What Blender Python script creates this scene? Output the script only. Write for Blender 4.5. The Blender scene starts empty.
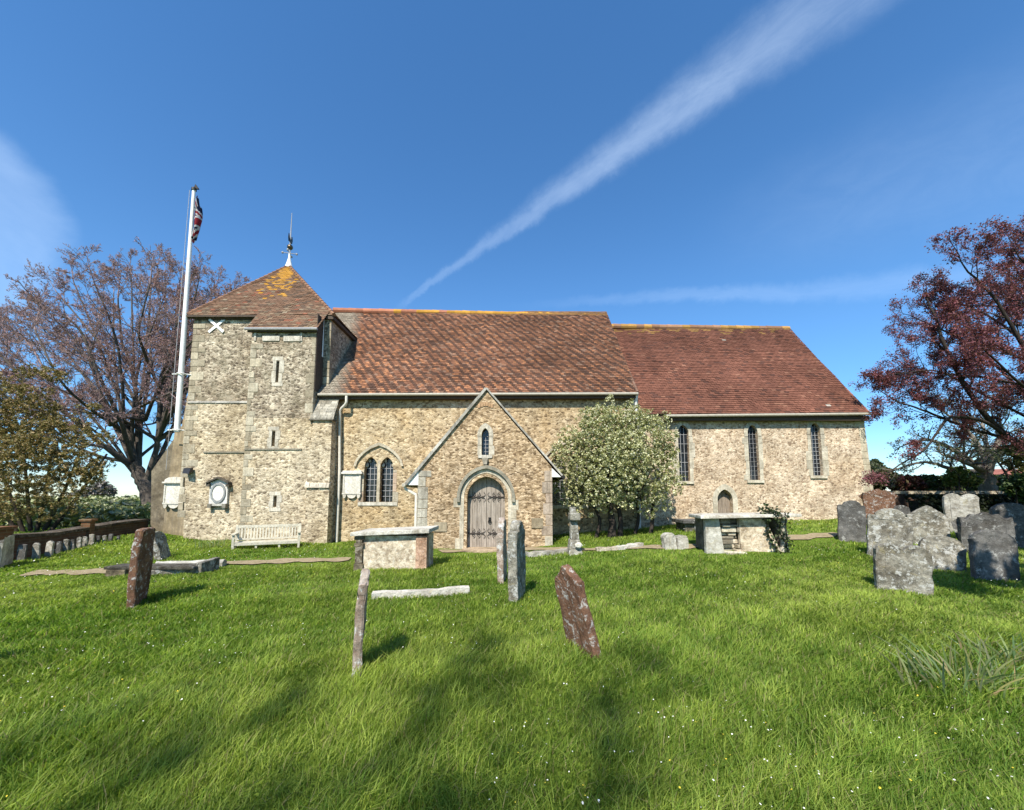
import bpy, bmesh, math, random
import numpy as np
from mathutils import Vector, Matrix
random.seed(7); RNG = np.random.default_rng(11)
scene = bpy.context.scene
COL = scene.collection
# ---------------------------------------------------------------- camera model (wide phone lens)
F, PPY, EYE = 405.0, 458.0, 1.6
PITCH = math.atan(39/405.0)
CP, SP = math.cos(PITCH), math.sin(PITCH)
def ray(px, py):
    u = (px-512)/F; v = (PPY-py)/F
    return u, CP-v*SP, SP+v*CP
def at(px, py, Y):
    x, y, z = ray(px, py); t = Y/y
    return Vector((x*t, Y, EYE+z*t))
def ss(a, b, x):
    t = np.clip((np.asarray(x, float)-a)/(b-a), 0, 1); return t*t*(3-2*t)
def wob(x, y, k=1.0, s=0.0):
    x = np.asarray(x, float)*k; y = np.asarray(y, float)*k
    return (np.sin(x*1.7+y*.6+s)+np.sin(x*-.8+y*1.9+1.3+s*2)+np.sin(x*2.9-y*2.3+.7+s)*.6+np.sin(x*.37+y*4.1+2.1-s)*.5)/3.1
def ground_z(x, y):
    x = np.asarray(x, float); y = np.asarray(y, float)
    z = .10*ss(3, 10, y) + .68*ss(-2, 9, x)*ss(6, 14, y)*(1-.5*ss(16, 40, y))
    z = z + .22*ss(9.6, 13.5, y)*ss(-10.2, -12.2, x)*(1-ss(16, 30, y))*(1-ss(-12.6, -15, x))
    near = 1-ss(25, 60, np.hypot(x, y))
    return z + near*(.05*wob(x, y, .75)+.022*wob(x, y, 2.1, 1.0))
def gz(x, y): return float(ground_z(x, y))
def gp(px, py):
    r = ray(px, py); t = .5
    for i in range(4000):
        p = (r[0]*t, r[1]*t, EYE+r[2]*t)
        if p[2] <= gz(p[0], p[1]): break
        t += .01+.002*t
    return Vector((p[0], p[1], gz(p[0], p[1])))
# ---------------------------------------------------------------- objects
def tag(o, label=None, cat=None, group=None, kind=None):
    if label: o['label'] = label
    if cat: o['category'] = cat
    if group: o['group'] = group
    if kind: o['kind'] = kind
    return o
def empty(name, loc, label, cat, group=None):
    o = bpy.data.objects.new(name, None); COL.objects.link(o)
    o.location = loc; o.empty_display_size = .2
    return tag(o, label, cat, group)
def wloc(o):
    v = Vector((0, 0, 0))
    while o is not None: v += o.location; o = o.parent
    return v
class MB:
    """collects polygons (world coordinates) with one colour per face"""
    def __init__(s): s.v = []; s.f = []; s.c = []
    def add(s, vs, fs, col=(1, 1, 1)):
        b = len(s.v); s.v += [tuple(v) for v in vs]
        s.f += [tuple(b+i for i in f) for f in fs]; s.c += [col]*len(fs)
        return s
    def box(s, x0, x1, y0, y1, z0, z1, col=(1, 1, 1)):
        x0, x1 = min(x0, x1), max(x0, x1); y0, y1 = min(y0, y1), max(y0, y1)
        vs = [(x0,y0,z0),(x1,y0,z0),(x1,y1,z0),(x0,y1,z0),(x0,y0,z1),(x1,y0,z1),(x1,y1,z1),(x0,y1,z1)]
        return s.add(vs, [(3,2,1,0),(4,5,6,7),(0,1,5,4),(1,2,6,5),(2,3,7,6),(3,0,4,7)], col)
    def hexa(s, vs, col=(1, 1, 1)):
        return s.add(vs, [(3,2,1,0),(4,5,6,7),(0,1,5,4),(1,2,6,5),(2,3,7,6),(3,0,4,7)], col)
    def prism(s, pts, d, col=(1, 1, 1)):
        """planar polygon pts (3-D, counter-clockwise seen from the front) pushed along vector d"""
        n = len(pts); d = Vector(d); vs = [Vector(p) for p in pts]+[Vector(p)+d for p in pts]
        fs = [tuple(range(n)), tuple(range(2*n-1, n-1, -1))]
        fs += [((i+1) % n, i, n+i, n+(i+1) % n) for i in range(n)]
        return s.add(vs, fs, col)
    def tube(s, pts, r, n=8, col=(1, 1, 1), cap=True):
        pts = [Vector(p) for p in pts]
        rs = r if isinstance(r, (list, tuple)) else [r]*len(pts)
        vs = []; u = None
        for i, p in enumerate(pts):
            t = (pts[min(i+1, len(pts)-1)]-pts[max(i-1, 0)]).normalized()
            if u is None:
                u = t.orthogonal().normalized()
            else:
                u = (u-t*u.dot(t)); u = u.normalized() if u.length > 1e-6 else t.orthogonal().normalized()
            w = t.cross(u)
            for k in range(n):
                a = 2*math.pi*k/n
                vs.append(p+(u*math.cos(a)+w*math.sin(a))*rs[i])
        fs = []
        for i in range(len(pts)-1):
            for k in range(n):
                fs.append((i*n+k, i*n+(k+1) % n, (i+1)*n+(k+1) % n, (i+1)*n+k))
        if cap:
            m = len(vs); e = (len(pts)-1)*n; vs += vs[:n]+vs[e:e+n]
            fs.append(tuple(m+k for k in range(n-1, -1, -1))); fs.append(tuple(m+n+k for k in range(n)))
        return s.add(vs, fs, col)
    def ball(s, c, r, n=12, m=8, sc=(1, 1, 1), col=(1, 1, 1)):
        c = Vector(c); vs = []; fs = []
        for i in range(m+1):
            th = math.pi*i/m
            for k in range(n):
                ph = 2*math.pi*k/n
                vs.append(c+Vector((math.sin(th)*math.cos(ph)*r*sc[0], math.sin(th)*math.sin(ph)*r*sc[1], math.cos(th)*r*sc[2])))
        for i in range(m):
            for k in range(n):
                fs.append((i*n+k, (i+1)*n+k, (i+1)*n+(k+1) % n, i*n+(k+1) % n))
        return s.add(vs, fs, col)
    def build(s, name, mat, parent=None, smooth=False, loc=None, bevel=0):
        me = bpy.data.meshes.new(name)
        off = wloc(parent) if parent else (Vector(loc) if loc is not None else Vector((0, 0, 0)))
        me.from_pydata([(v[0]-off[0], v[1]-off[1], v[2]-off[2]) for v in s.v], [], s.f)
        a = me.attributes.new('col', 'FLOAT_COLOR', 'CORNER')
        buf = []
        for f, c in zip(s.f, s.c): buf += [c[0], c[1], c[2], 1.0]*len(f)
        a.data.foreach_set('color', buf)
        if smooth: me.polygons.foreach_set('use_smooth', [True]*len(me.polygons))
        me.update()
        o = bpy.data.objects.new(name, me); COL.objects.link(o)
        if mat: me.materials.append(mat)
        if parent: o.parent = parent
        elif loc is not None: o.location = loc
        if bevel:
            bm = bmesh.new(); bm.from_mesh(me)
            bmesh.ops.remove_doubles(bm, verts=bm.verts, dist=1e-5)
            es = [e for e in bm.edges if len(e.link_faces) == 2 and e.calc_face_angle(0) > .5]
            bmesh.ops.bevel(bm, geom=es, offset=bevel, segments=2, affect='EDGES', profile=.6)
            bm.to_mesh(me); bm.free()
        return o
def np_mesh(name, V, faces, colors, mat, parent=None, smooth=False):
    """V (N,3); faces (M,k) of one size; colors (M,3)"""
    off = np.array(wloc(parent)) if parent else np.zeros(3)
    V = np.ascontiguousarray(V-off, dtype=np.float32); M, k = faces.shape
    me = bpy.data.meshes.new(name)
    me.vertices.add(len(V)); me.vertices.foreach_set('co', V.ravel())
    me.loops.add(M*k); me.loops.foreach_set('vertex_index', np.ascontiguousarray(faces, dtype=np.int32).ravel())
    me.polygons.add(M); me.polygons.foreach_set('loop_start', np.arange(0, M*k, k, dtype=np.int32))
    if smooth: me.polygons.foreach_set('use_smooth', np.ones(M, dtype=bool))
    me.update(calc_edges=True)
    a = me.attributes.new('col', 'FLOAT_COLOR', 'CORNER')
    c4 = np.ones((M, 4), np.float32); c4[:, :3] = colors
    a.data.foreach_set('color', np.repeat(c4, k, axis=0).ravel())
    o = bpy.data.objects.new(name, me); COL.objects.link(o)
    if mat: me.materials.append(mat)
    if parent: o.parent = parent
    return o
# ---------------------------------------------------------------- materials
class NT:
    def __init__(s, name):
        s.m = bpy.data.materials.new(name); s.m.use_nodes = True
        s.t = s.m.node_tree; s.t.nodes.clear()
        s.out = s.t.nodes.new('ShaderNodeOutputMaterial')
    def n(s, typ, **kw):
        nd = s.t.nodes.new('ShaderNode'+typ)
        for k, v in kw.items(): setattr(nd, k, v)
        return nd
    def l(s, a, b): s.t.links.new(a, b)
    def set(s, nd, **kw):
        for k, v in kw.items():
            sock = nd.inputs[k.replace('_', ' ')] if isinstance(k, str) else nd.inputs[k]
            if hasattr(v, 'links') or hasattr(v, 'is_linked'): s.l(v, sock)
            else: sock.default_value = v
        return nd
    def coord(s, kind='Object', scale=(1, 1, 1), rnd=False):
        c = s.n('TexCoord').outputs[kind]
        if rnd:
            oi = s.n('ObjectInfo'); va = s.n('VectorMath', operation='MULTIPLY_ADD')
            s.l(oi.outputs['Random'], va.inputs[0]); va.inputs[1].default_value = (37, 53, 71); s.l(c, va.inputs[2]); c = va.outputs[0]
        m = s.n('VectorMath', operation='MULTIPLY'); s.l(c, m.inputs[0]); m.inputs[1].default_value = scale
        return m.outputs[0]
    def noise(s, vec, scale, detail=4, rough=.6, dist=0):
        nd = s.n('TexNoise'); s.l(vec, nd.inputs['Vector'])
        nd.inputs['Scale'].default_value = scale; nd.inputs['Detail'].default_value = detail
        nd.inputs['Roughness'].default_value = rough; nd.inputs['Distortion'].default_value = dist
        return nd.outputs['Fac']
    def ramp(s, fac, stops, interp='LINEAR'):
        r = s.n('ValToRGB'); s.l(fac, r.inputs[0]); e = r.color_ramp; e.interpolation = interp
        while len(e.elements) < len(stops): e.elements.new(.5)
        for el, (p, c) in zip(e.elements, stops):
            el.position = p; el.color = (c, c, c, 1) if isinstance(c, (int, float)) else (*c, 1)
        return r.outputs[0]
    def mix(s, fac, a, b, mode='MIX'):
        m = s.n('Mix', data_type='RGBA', blend_type=mode)
        for sock, v in ((m.inputs[0], fac), (m.inputs[6], a), (m.inputs[7], b)):
            if hasattr(v, 'is_linked'): s.l(v, sock)
            elif isinstance(v, (int, float)): sock.default_value = v
            else: sock.default_value = (*v, 1)
        return m.outputs[2]
    def math(s, op, a, b=0.0, clamp=False):
        m = s.n('Math', operation=op, use_clamp=clamp)
        for sock, v in ((m.inputs[0], a), (m.inputs[1], b)):
            if hasattr(v, 'is_linked'): s.l(v, sock)
            else: sock.default_value = v
        return m.outputs[0]
    def attr(s): return s.n('Attribute', attribute_name='col').outputs['Color']
    def bump(s, h, dist=.02, strength=.8):
        b = s.n('Bump'); s.l(h, b.inputs['Height']); b.inputs['Distance'].default_value = dist; b.inputs['Strength'].default_value = strength
        return b.outputs[0]
    def pbr(s, col, rough=.9, normal=None, metal=0, spec=.3):
        p = s.n('BsdfPrincipled')
        for sock, v in ((p.inputs['Base Color'], col), (p.inputs['Roughness'], rough)):
            if hasattr(v, 'is_linked'): s.l(v, sock)
            elif isinstance(v, (int, float)): sock.default_value = v
            else: sock.default_value = (*v, 1)
        p.inputs['Metallic'].default_value = metal; p.inputs['Specular IOR Level'].default_value = spec
        if normal: s.l(normal, p.inputs['Normal'])
        s.l(p.outputs[0], s.out.inputs[0]); return p
def greyed(c, k=.04, g=1.02):
    m = c[0]*.35+c[1]*.5+c[2]*.15
    return tuple(min(.8, (v+(m-v)*k)*g) for v in c)
def rubble(name, size, stops, mortar, stain=(.5, .4, .28), stain_amt=.4, moss=0., squash=1.7, mort_w=.055):
    """random rubble walling: irregular stones in coursed mortar"""
    stops = [(p, greyed(q)) for p, q in stops]; mortar = greyed(mortar); stain = greyed(stain, .35, 1.0)
    t = NT(name); c = t.coord()
    wv = t.n('TexNoise'); t.l(c, wv.inputs['Vector']); wv.inputs['Scale'].default_value = 2.2/size*.3; wv.inputs['Detail'].default_value = 3
    wm = t.n('VectorMath', operation='MULTIPLY_ADD'); t.l(wv.outputs['Color'], wm.inputs[0]); wm.inputs[1].default_value = (size*.42,)*3; t.l(c, wm.inputs[2])
    sc = t.n('VectorMath', operation='MULTIPLY'); t.l(wm.outputs[0], sc.inputs[0]); sc.inputs[1].default_value = (1/size, 1/size, squash/size)
    v1 = t.n('TexVoronoi', feature='F1'); t.l(sc.outputs[0], v1.inputs['Vector']); v1.inputs['Scale'].default_value = 1; v1.inputs['Randomness'].default_value = .85
    v2 = t.n('TexVoronoi', feature='DISTANCE_TO_EDGE'); t.l(sc.outputs[0], v2.inputs['Vector']); v2.inputs['Scale'].default_value = 1; v2.inputs['Randomness'].default_value = .85
    sep = t.n('SeparateColor'); t.l(v1.outputs['Color'], sep.inputs[0])
    stone = t.ramp(sep.outputs[0], stops)
    fine = t.noise(c, 28, 5, .7)
    stone = t.mix(.9, stone, t.ramp(fine, [(.3, .62), (.7, 1.25)]), 'MULTIPLY')
    big = t.noise(c, .55, 4, .65); med = t.noise(c, 2.6, 4, .7)
    mw = t.math('MULTIPLY', t.ramp(med, [(.35, .35), (.7, 1.8)]), mort_w)
    mm = t.math('SUBTRACT', 1.0, t.math('DIVIDE', v2.outputs['Distance'], mw), True)
    mcol = t.mix(.5, mortar, t.ramp(fine, [(.3, .5), (.7, 1.2)]), 'MULTIPLY')
    colr = t.mix(t.math('MULTIPLY', mm, .7), stone, mcol)
    colr = t.mix(t.math('MULTIPLY', t.ramp(big, [(.42, 0.), (.62, 1.)]), stain_amt), colr, t.mix(1., colr, stain, 'MULTIPLY'))
    colr = t.mix(.75, colr, t.ramp(t.noise(c, 1.15, 8, .75), [(.34, (.68, .65, .61)), (.5, (1.08, 1.06, 1.03)), (.66, (1.36, 1.33, 1.26))]), 'MULTIPLY')
    colr = t.mix(.7, colr, t.ramp(t.noise(c, 3.2, 8, .8), [(.36, (.74, .71, .67)), (.62, (1.16, 1.15, 1.13))]), 'MULTIPLY')
    colr = t.mix(.6, colr, t.ramp(t.noise(c, 13, 4, .75), [(.36, (.70, .68, .64)), (.5, (1.06, 1.05, 1.04)), (.66, (1.30, 1.29, 1.26))]), 'MULTIPLY')
    if moss:
        g = t.noise(c, 1.3, 6, .75)
        colr = t.mix(t.math('MULTIPLY', t.ramp(g, [(.5, 0.), (.6, 1.)]), moss), colr, (.14, .12, .075))
    h = t.math('ADD', t.math('MULTIPLY', t.ramp(v2.outputs['Distance'], [(0., 0.), (.22, 1.)]), t.ramp(sep.outputs[1], [(0., .45), (1., 1.)])), t.math('MULTIPLY', fine, .8))
    t.pbr(colr, .93, t.bump(h, .016, .65), spec=.15)
    return t.m
def ashlar(name, stops, dirt=.5, scale=5, use_attr=True, rough=.9, lichen=None, lich_amt=.5, rnd=False, streak=None, bump=.012, white=0., wcov=0.):
    """weathered dressed stone with stains and lichen blotches"""
    t = NT(name); c = t.coord(rnd=rnd)
    a = t.noise(c, scale, 6, .7); b = t.noise(c, scale*5.5, 5, .75); d = t.noise(c, scale*.45, 4, .7, .6)
    col = t.ramp(a, stops)
    col = t.mix(.7, col, t.ramp(b, [(.28, .45), (.7, 1.3)]), 'MULTIPLY')
    col = t.mix(t.math('MULTIPLY', t.ramp(d, [(.45, 0.), (.65, 1.)]), dirt), col, t.mix(1., col, (.42, .38, .33), 'MULTIPLY'))
    if streak:
        st = t.noise(t.coord(scale=(9, 9, .8), rnd=rnd), 1.6, 4, .6)
        col = t.mix(t.math('MULTIPLY', t.ramp(st, [(.5, 0.), (.68, 1.)]), .6), col, streak)
    if white:
        w = t.noise(c, scale*1.5, 8, .8, .3)
        col = t.mix(t.math('MULTIPLY', t.ramp(w, [(.56-wcov, 0.), (.60-wcov, 1.)]), white), col, (.50, .50, .46))
    if lichen:
        w = t.noise(c, scale*1.05, 7, .78, 1.0)
        col = t.mix(t.math('MULTIPLY', t.ramp(w, [(.58, 0.), (.63, 1.)]), lich_amt), col, lichen)
    if use_attr: col = t.mix(1., col, t.attr(), 'MULTIPLY')
    h = t.math('ADD', a, t.math('MULTIPLY', b, .8))
    t.pbr(col, rough, t.bump(h, bump, 1.), spec=.2)
    return t.m
def plain(name, col, rough=.6, metal=0, var=.25, scale=14, use_attr=False, spec=.4):
    t = NT(name); c = t.coord()
    k = t.mix(1., col, t.ramp(t.noise(c, scale, 5, .7), [(.25, 1-var), (.75, 1+var)]), 'MULTIPLY')
    if use_attr: k = t.mix(1., k, t.attr(), 'MULTIPLY')
    t.pbr(k, rough, t.bump(t.noise(c, scale*4, 4), .004, .5), metal, spec); return t.m
def leafmat(name, trans=.35, rough=.6, spec=.3):
    t = NT(name); a = t.attr()
    p = t.n('BsdfPrincipled'); t.l(a, p.inputs['Base Color']); p.inputs['Roughness'].default_value = rough; p.inputs['Specular IOR Level'].default_value = spec
    tr = t.n('BsdfTranslucent'); t.l(t.mix(1., a, (1.15, 1.2, .7), 'MULTIPLY'), tr.inputs['Color'])
    ms = t.n('MixShader'); ms.inputs[0].default_value = trans
    t.l(p.outputs[0], ms.inputs[1]); t.l(tr.outputs[0], ms.inputs[2]); t.l(ms.outputs[0], t.out.inputs[0]); return t.m
def barkmat(name, c1, c2):
    t = NT(name); c = t.coord(scale=(1, 1, .35))
    a = t.noise(c, 7, 6, .75)
    t.pbr(t.ramp(a, [(.3, c1), (.7, c2)]), .95, t.bump(a, .03, 1.), spec=.1); return t.m

M = {}
M['tower'] = rubble('tower_rubble', .105, [(0., (.10, .08, .06)), (.3, (.21, .175, .125)), (.55, (.34, .29, .215)), (.8, (.56, .50, .39)), (1., (.24, .19, .135))], (.56, .51, .41), (.62, .54, .46), .75, .5, 1.7, .085)
M['towerlow'] = rubble('tower_lower_rubble', .11, [(0., (.16, .125, .085)), (.3, (.33, .275, .19)), (.65, (.48, .41, .295)), (1., (.60, .53, .40))], (.60, .54, .42), (.72, .62, .46), .6, .15, 1.75, .08)
M['nave'] = rubble('nave_rubble', .10, [(0., (.15, .11, .065)), (.25, (.32, .25, .15)), (.6, (.47, .38, .24)), (.85, (.58, .49, .335)), (1., (.30, .23, .14))], (.56, .48, .33), (.78, .58, .33), .6, .12, 1.6, .07)
M['chancel'] = rubble('chancel_rubble', .088, [(0., (.22, .16, .11)), (.25, (.40, .31, .22)), (.6, (.53, .43, .32)), (.85, (.63, .54, .42)), (1., (.38, .29, .205))], (.64, .56, .43), (.76, .62, .46), .5, .03, 1.5, .075)
M['porch'] = rubble('porch_rubble', .082, [(0., (.12, .08, .045)), (.3, (.28, .205, .12)), (.6, (.44, .335, .215)), (.85, (.58, .47, .325)), (1., (.24, .17, .10))], (.40, .31, .21), (.8, .65, .5), .4, .04, 2.0, .06)
M['render'] = ashlar('cement_render', [(.3, (.20, .155, .09)), (.55, (.34, .27, .17)), (.75, (.42, .34, .22))], .5, 1.6, False, streak=(.16, .13, .09))
M['render_dark'] = ashlar('dark_stained_render', [(.3, (.10, .082, .055)), (.55, (.20, .165, .11)), (.75, (.30, .25, .17))], .6, 3.5, False, streak=(.10, .085, .065))
M['cream'] = ashlar('cream_dressed_stone', [(.3, (.42, .38, .30)), (.55, (.58, .54, .45)), (.75, (.66, .62, .53))], .45, 3.5, True, streak=(.26, .24, .2))
M['grey_ash'] = ashlar('grey_weathered_stone', [(.3, (.30, .28, .23)), (.55, (.46, .44, .38)), (.75, (.58, .56, .5))], .6, 3.5, True, streak=(.17, .16, .14))
M['marble'] = ashlar('pale_memorial_stone', [(.3, (.56, .54, .49)), (.6, (.68, .66, .61)), (.8, (.74, .72, .67))], .35, 3, True, streak=(.42, .40, .35))
def grave(name, stops, **kw): return ashlar(name, stops, rnd=True, **kw)
M['g_grey'] = grave('grey_lichen_gravestone', [(.32, (.10, .093, .075)), (.5, (.235, .22, .175)), (.68, (.40, .375, .305))], dirt=.75, scale=6, lichen=(.36, .30, .14), lich_amt=.35, white=.8, wcov=.03, bump=.03)
M['g_dark'] = grave('dark_gravestone', [(.3, (.07, .068, .062)), (.55, (.13, .125, .115)), (.75, (.22, .21, .19))], dirt=.8, scale=4.5, white=.45, bump=.02)
M['g_pale'] = grave('pale_gravestone', [(.3, (.22, .205, .17)), (.5, (.42, .40, .34)), (.7, (.60, .58, .52))], dirt=.75, scale=4.5, lichen=(.42, .36, .18), lich_amt=.3, white=.5, bump=.02)
M['g_edge'] = grave('pale_lichened_brown_gravestone', [(.3, (.20, .13, .09)), (.5, (.34, .27, .21)), (.7, (.48, .43, .37))], dirt=.5, scale=5, lichen=(.32, .2, .1), lich_amt=.3, white=.9, wcov=.02, bump=.02)
M['g_brown'] = grave('brown_sandstone_gravestone', [(.3, (.10, .052, .033)), (.55, (.19, .10, .06)), (.75, (.27, .16, .10))], dirt=.5, scale=8, lichen=(.30, .17, .06), lich_amt=.35, white=.75, wcov=.02, bump=.02)
M['g_green'] = grave('mossy_tomb_stone', [(.3, (.40, .37, .30)), (.5, (.56, .53, .45)), (.75, (.68, .65, .58))], dirt=.8, scale=5, lichen=(.40, .30, .12), lich_amt=.4, white=.5, bump=.02)
M['g_buff'] = grave('buff_pitted_tomb_stone', [(.32, (.22, .17, .12)), (.48, (.48, .41, .31)), (.66, (.68, .62, .51))], dirt=.7, scale=9, lichen=(.38, .22, .16), lich_amt=.4, white=.55, bump=.025)
M['gutter'] = plain('painted_gutter', (.36, .33, .26), .5)
M['white'] = plain('white_paint', (.74, .73, .69), .45, var=.12)
M['pipe'] = plain('stone_coloured_downpipe', (.60, .56, .47), .5)
M['iron'] = plain('dark_iron', (.02, .018, .016), .55, .4); M['hinge'] = plain('rusty_hinge_iron', (.055, .045, .038), .8, .1)
M['lead'] = plain('grey_lead', (.30, .30, .30), .6)
M['timber_and_shade'] = plain('timber_and_shade', (.07, .05, .035), .85, var=.5)  # dark brown for timber, and for shade painted on flank and eaves
M['bench'] = ashlar('weathered_pale_bench_timber', [(.3, (.50, .47, .38)), (.6, (.66, .63, .53)), (.8, (.72, .69, .60))], .3, 6, True)
M['lampblack'] = plain('black_plastic', (.015, .015, .016), .4)
M['brass'] = plain('dull_bronze', (.10, .075, .045), .35, .7)
# ---------------------------------------------------------------- more materials
def doorwood():
    t = NT('weathered_oak_door'); c = t.coord(scale=(1, 1, .12))
    a = t.noise(c, 26, 5, .65); b = t.noise(t.coord(), 3, 4, .6)
    col = t.ramp(a, [(.25, (.17, .14, .11)), (.55, (.32, .275, .225)), (.8, (.43, .375, .315))])
    col = t.mix(.5, col, t.ramp(b, [(.3, .6), (.7, 1.2)]), 'MULTIPLY')
    t.pbr(t.mix(1., col, t.attr(), 'MULTIPLY'), .85, t.bump(a, .006, .8), spec=.2); return t.m
M['door'] = doorwood()
def tilemat():
    t = NT('clay_roof_tile'); c = t.coord()
    a = t.noise(c, 38, 5, .7); b = t.noise(c, 6, 5, .7)
    col = t.mix(.6, t.attr(), t.ramp(a, [(.28, .5), (.7, 1.35)]), 'MULTIPLY')
    col = t.mix(.5, col, t.ramp(b, [(.3, .7), (.7, 1.2)]), 'MULTIPLY')
    t.pbr(col, .9, t.bump(a, .006, .8), spec=.15); return t.m
M['tile'] = tilemat()
def glassmat():
    t = NT('dark_leaded_glass'); c = t.coord(scale=(1, 1, 1))
    n = t.noise(c, 9, 2, .5)
    t.pbr(t.ramp(n, [(.3, (.006, .007, .009)), (.7, (.022, .025, .03))]), .12, t.bump(n, .01, .35), spec=.5); return t.m
M['glass'] = glassmat()

def tiled(name, parent, eL, eR, rL, rR, colf, gauge=.112, width=.172, thick=.02, closed=True, mat=None):
    """one roof slope hung with separate overlapping clay tiles; corners run eave left, eave right, ridge left, ridge right"""
    eL, eR, rL, rR = map(Vector, (eL, eR, rL, rR))
    nrm = (eR-eL).cross(((rL+rR)/2)-((eL+eR)/2)).normalized()
    if nrm.z < 0: nrm = -nrm
    up_len = (((rL+rR)/2)-((eL+eR)/2)).length
    rows = max(2, int(round(up_len/gauge)))
    axis = (eR-eL).normalized()
    mb = MB()
    mb.add([eL-nrm*.012, eR-nrm*.012, rR-nrm*.012, rL-nrm*.012], [(0, 1, 2, 3)], (.10, .06, .04))
    R = random.Random(hash(name) % 1000 if False else len(name)*31+rows)
    upd = (((rL+rR)/2)-((eL+eR)/2)).normalized()
    sag = [R.uniform(-.006, .006) for _ in range(rows+1)]
    for k in range(rows):
        s0 = k/rows; s1 = min(1, (k+1.12)/rows)
        a0 = eL.lerp(rL, s0); b0 = eR.lerp(rR, s0); a1 = eL.lerp(rL, s1); b1 = eR.lerp(rR, s1)
        A = a0.dot(axis); B = b0.dot(axis); A1 = a1.dot(axis); B1 = b1.dot(axis)
        i0 = math.floor(A/width)-1; i1 = math.ceil(B/width)+1
        for i in range(i0, i1+1):
            x0 = (i+(.5 if k % 2 else 0))*width+.004; x1 = x0+width-.008
            lx0, lx1 = max(x0, A), min(x1, B); ux0, ux1 = min(max(x0, A1), B1), max(min(x1, B1), A1)
            if lx1-lx0 < .012: continue
            dp = R.uniform(-.008, .008); lift = thick+R.uniform(-.003, .007)+sag[k]*.5
            tw = R.uniform(-.005, .005)
            o = a0+axis*(lx0-A)+upd*dp; p = a0+axis*(lx1-A)+upd*dp
            q = a1+axis*(ux1-A1); r = a1+axis*(ux0-A1)
            wav = .012*math.sin(lx0*1.3+k*.21)+.008*math.sin(lx0*3.1-k*.33)
            n0 = nrm*(lift+tw+wav); n1 = nrm*(lift-tw+wav); n2 = nrm*(.004+wav)
            c = colf((o+q)/2, R)
            mb.add([o+n0, p+n1, q+n2, r+n2, o+n0-nrm*thick, p+n1-nrm*thick], [(0, 1, 2, 3), (4, 5, 1, 0)], c)
    return mb.build(name, mat or M['tile'], parent)

def wall_face(mb, outline, holes, mk, depth, col=(1, 1, 1), reveal=(1, 1, 1)):
    """flat wall: outline and holes are (x, z) loops; mk(x, z, d) gives 3-D, d = metres behind the face"""
    from mathutils.geometry import tessellate_polygon
    loops = [[Vector((x, z, 0)) for x, z in outline]]+[[Vector((x, z, 0)) for x, z in h] for h in holes]
    tris = tessellate_polygon(loops)
    flat = [p for lp in loops for p in lp]
    vs = [mk(p.x, p.y, 0) for p in flat]
    fs = []
    for t in tris:
        a, b, c = (vs[i] for i in t)
        fs.append(tuple(t) if (b-a).cross(c-a).y < 0 else tuple(reversed(t)))
    mb.add(vs, fs, col)
    for h in holes:
        n = len(h)
        vs = [mk(x, z, 0) for x, z in h]+[mk(x, z, depth) for x, z in h]
        mb.add(vs, [(i, (i+1) % n, n+(i+1) % n, n+i) for i in range(n)], reveal)
def arch(cx, hw, z0, zs, za, n=9):
    """pointed-arch loop: sill z0, springing zs, apex za; counter-clockwise from the lower left... lower right"""
    r = max(za-zs, 1e-3); R = (hw*hw+r*r)/(2*hw); xc = hw-R
    a1 = math.asin(min(1, r/R)) if R >= r else math.pi/2
    if xc > 0:   # flatter than a half circle at the crown
        a1 = math.pi-math.asin(min(1, r/R)) if False else math.acos(max(-1, min(1, -xc/R)))
    else: a1 = math.acos(max(-1, min(1, -xc/R)))
    right = [(cx+xc+R*math.cos(a1*i/n), zs+R*math.sin(a1*i/n)) for i in range(n+1)]
    left = [(2*cx-x, z) for x, z in reversed(right[:-1])]
    pts = [(cx-hw, z0), (cx+hw, z0)]+right+left
    out = [pts[0]]
    for p in pts[1:]:
        if math.hypot(p[0]-out[-1][0], p[1]-out[-1][1]) > 1e-4: out.append(p)
    if math.hypot(out[0][0]-out[-1][0], out[0][1]-out[-1][1]) < 1e-4: out.pop()
    return out
def band(mb, inner, outer, y0, y1, col=(1, 1, 1), open_bottom=True):
    """raised moulding between two equally long (x, z) loops, face at y0, back at y1"""
    n = len(inner); rng = range(1, n) if open_bottom else range(n)
    for i in rng:
        j = (i+1) % n
        k = random.uniform(.8, 1.1); c = tuple(v*k for v in col)
        (ax, az), (bx, bz) = inner[i], inner[j]; (cx, cz), (dx, dz) = outer[i], outer[j]
        mb.hexa([(ax, y0, az), (bx, y0, bz), (dx, y0, dz), (cx, y0, cz), (ax, y1, az), (bx, y1, bz), (dx, y1, dz), (cx, y1, cz)], c)
def quoins(mb, X, Y, z0, z1, side, h=(.26, .38), long=.46, short=.26, skip=0, proud=.012, cols=((1, .98, .92), (.86, .82, .74), (.72, .68, .6))):
    """alternating corner stones; side = +1 when the wall lies towards +x of the corner"""
    z = z0; k = 0
    while z < z1-.1:
        hh = min(random.uniform(*h), z1-z)
        fl, sl = (long, short) if k % 2 else (short, long)
        fl *= random.uniform(.7, 1.2)
        if random.random() < skip: fl *= .4; sl *= .5
        m = random.uniform(.75, 1.12); c = tuple(v*m for v in random.choice(cols))
        p = proud*random.uniform(.6, 1.5)
        mb.box(X-side*p, X+side*fl, Y-p, Y+sl, z+.008, z+hh-.008, c)
        z += hh; k += 1
def zat(px, py, Y): return at(px, py, Y).z
def xat(px, py, Y): return at(px, py, Y).x

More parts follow.
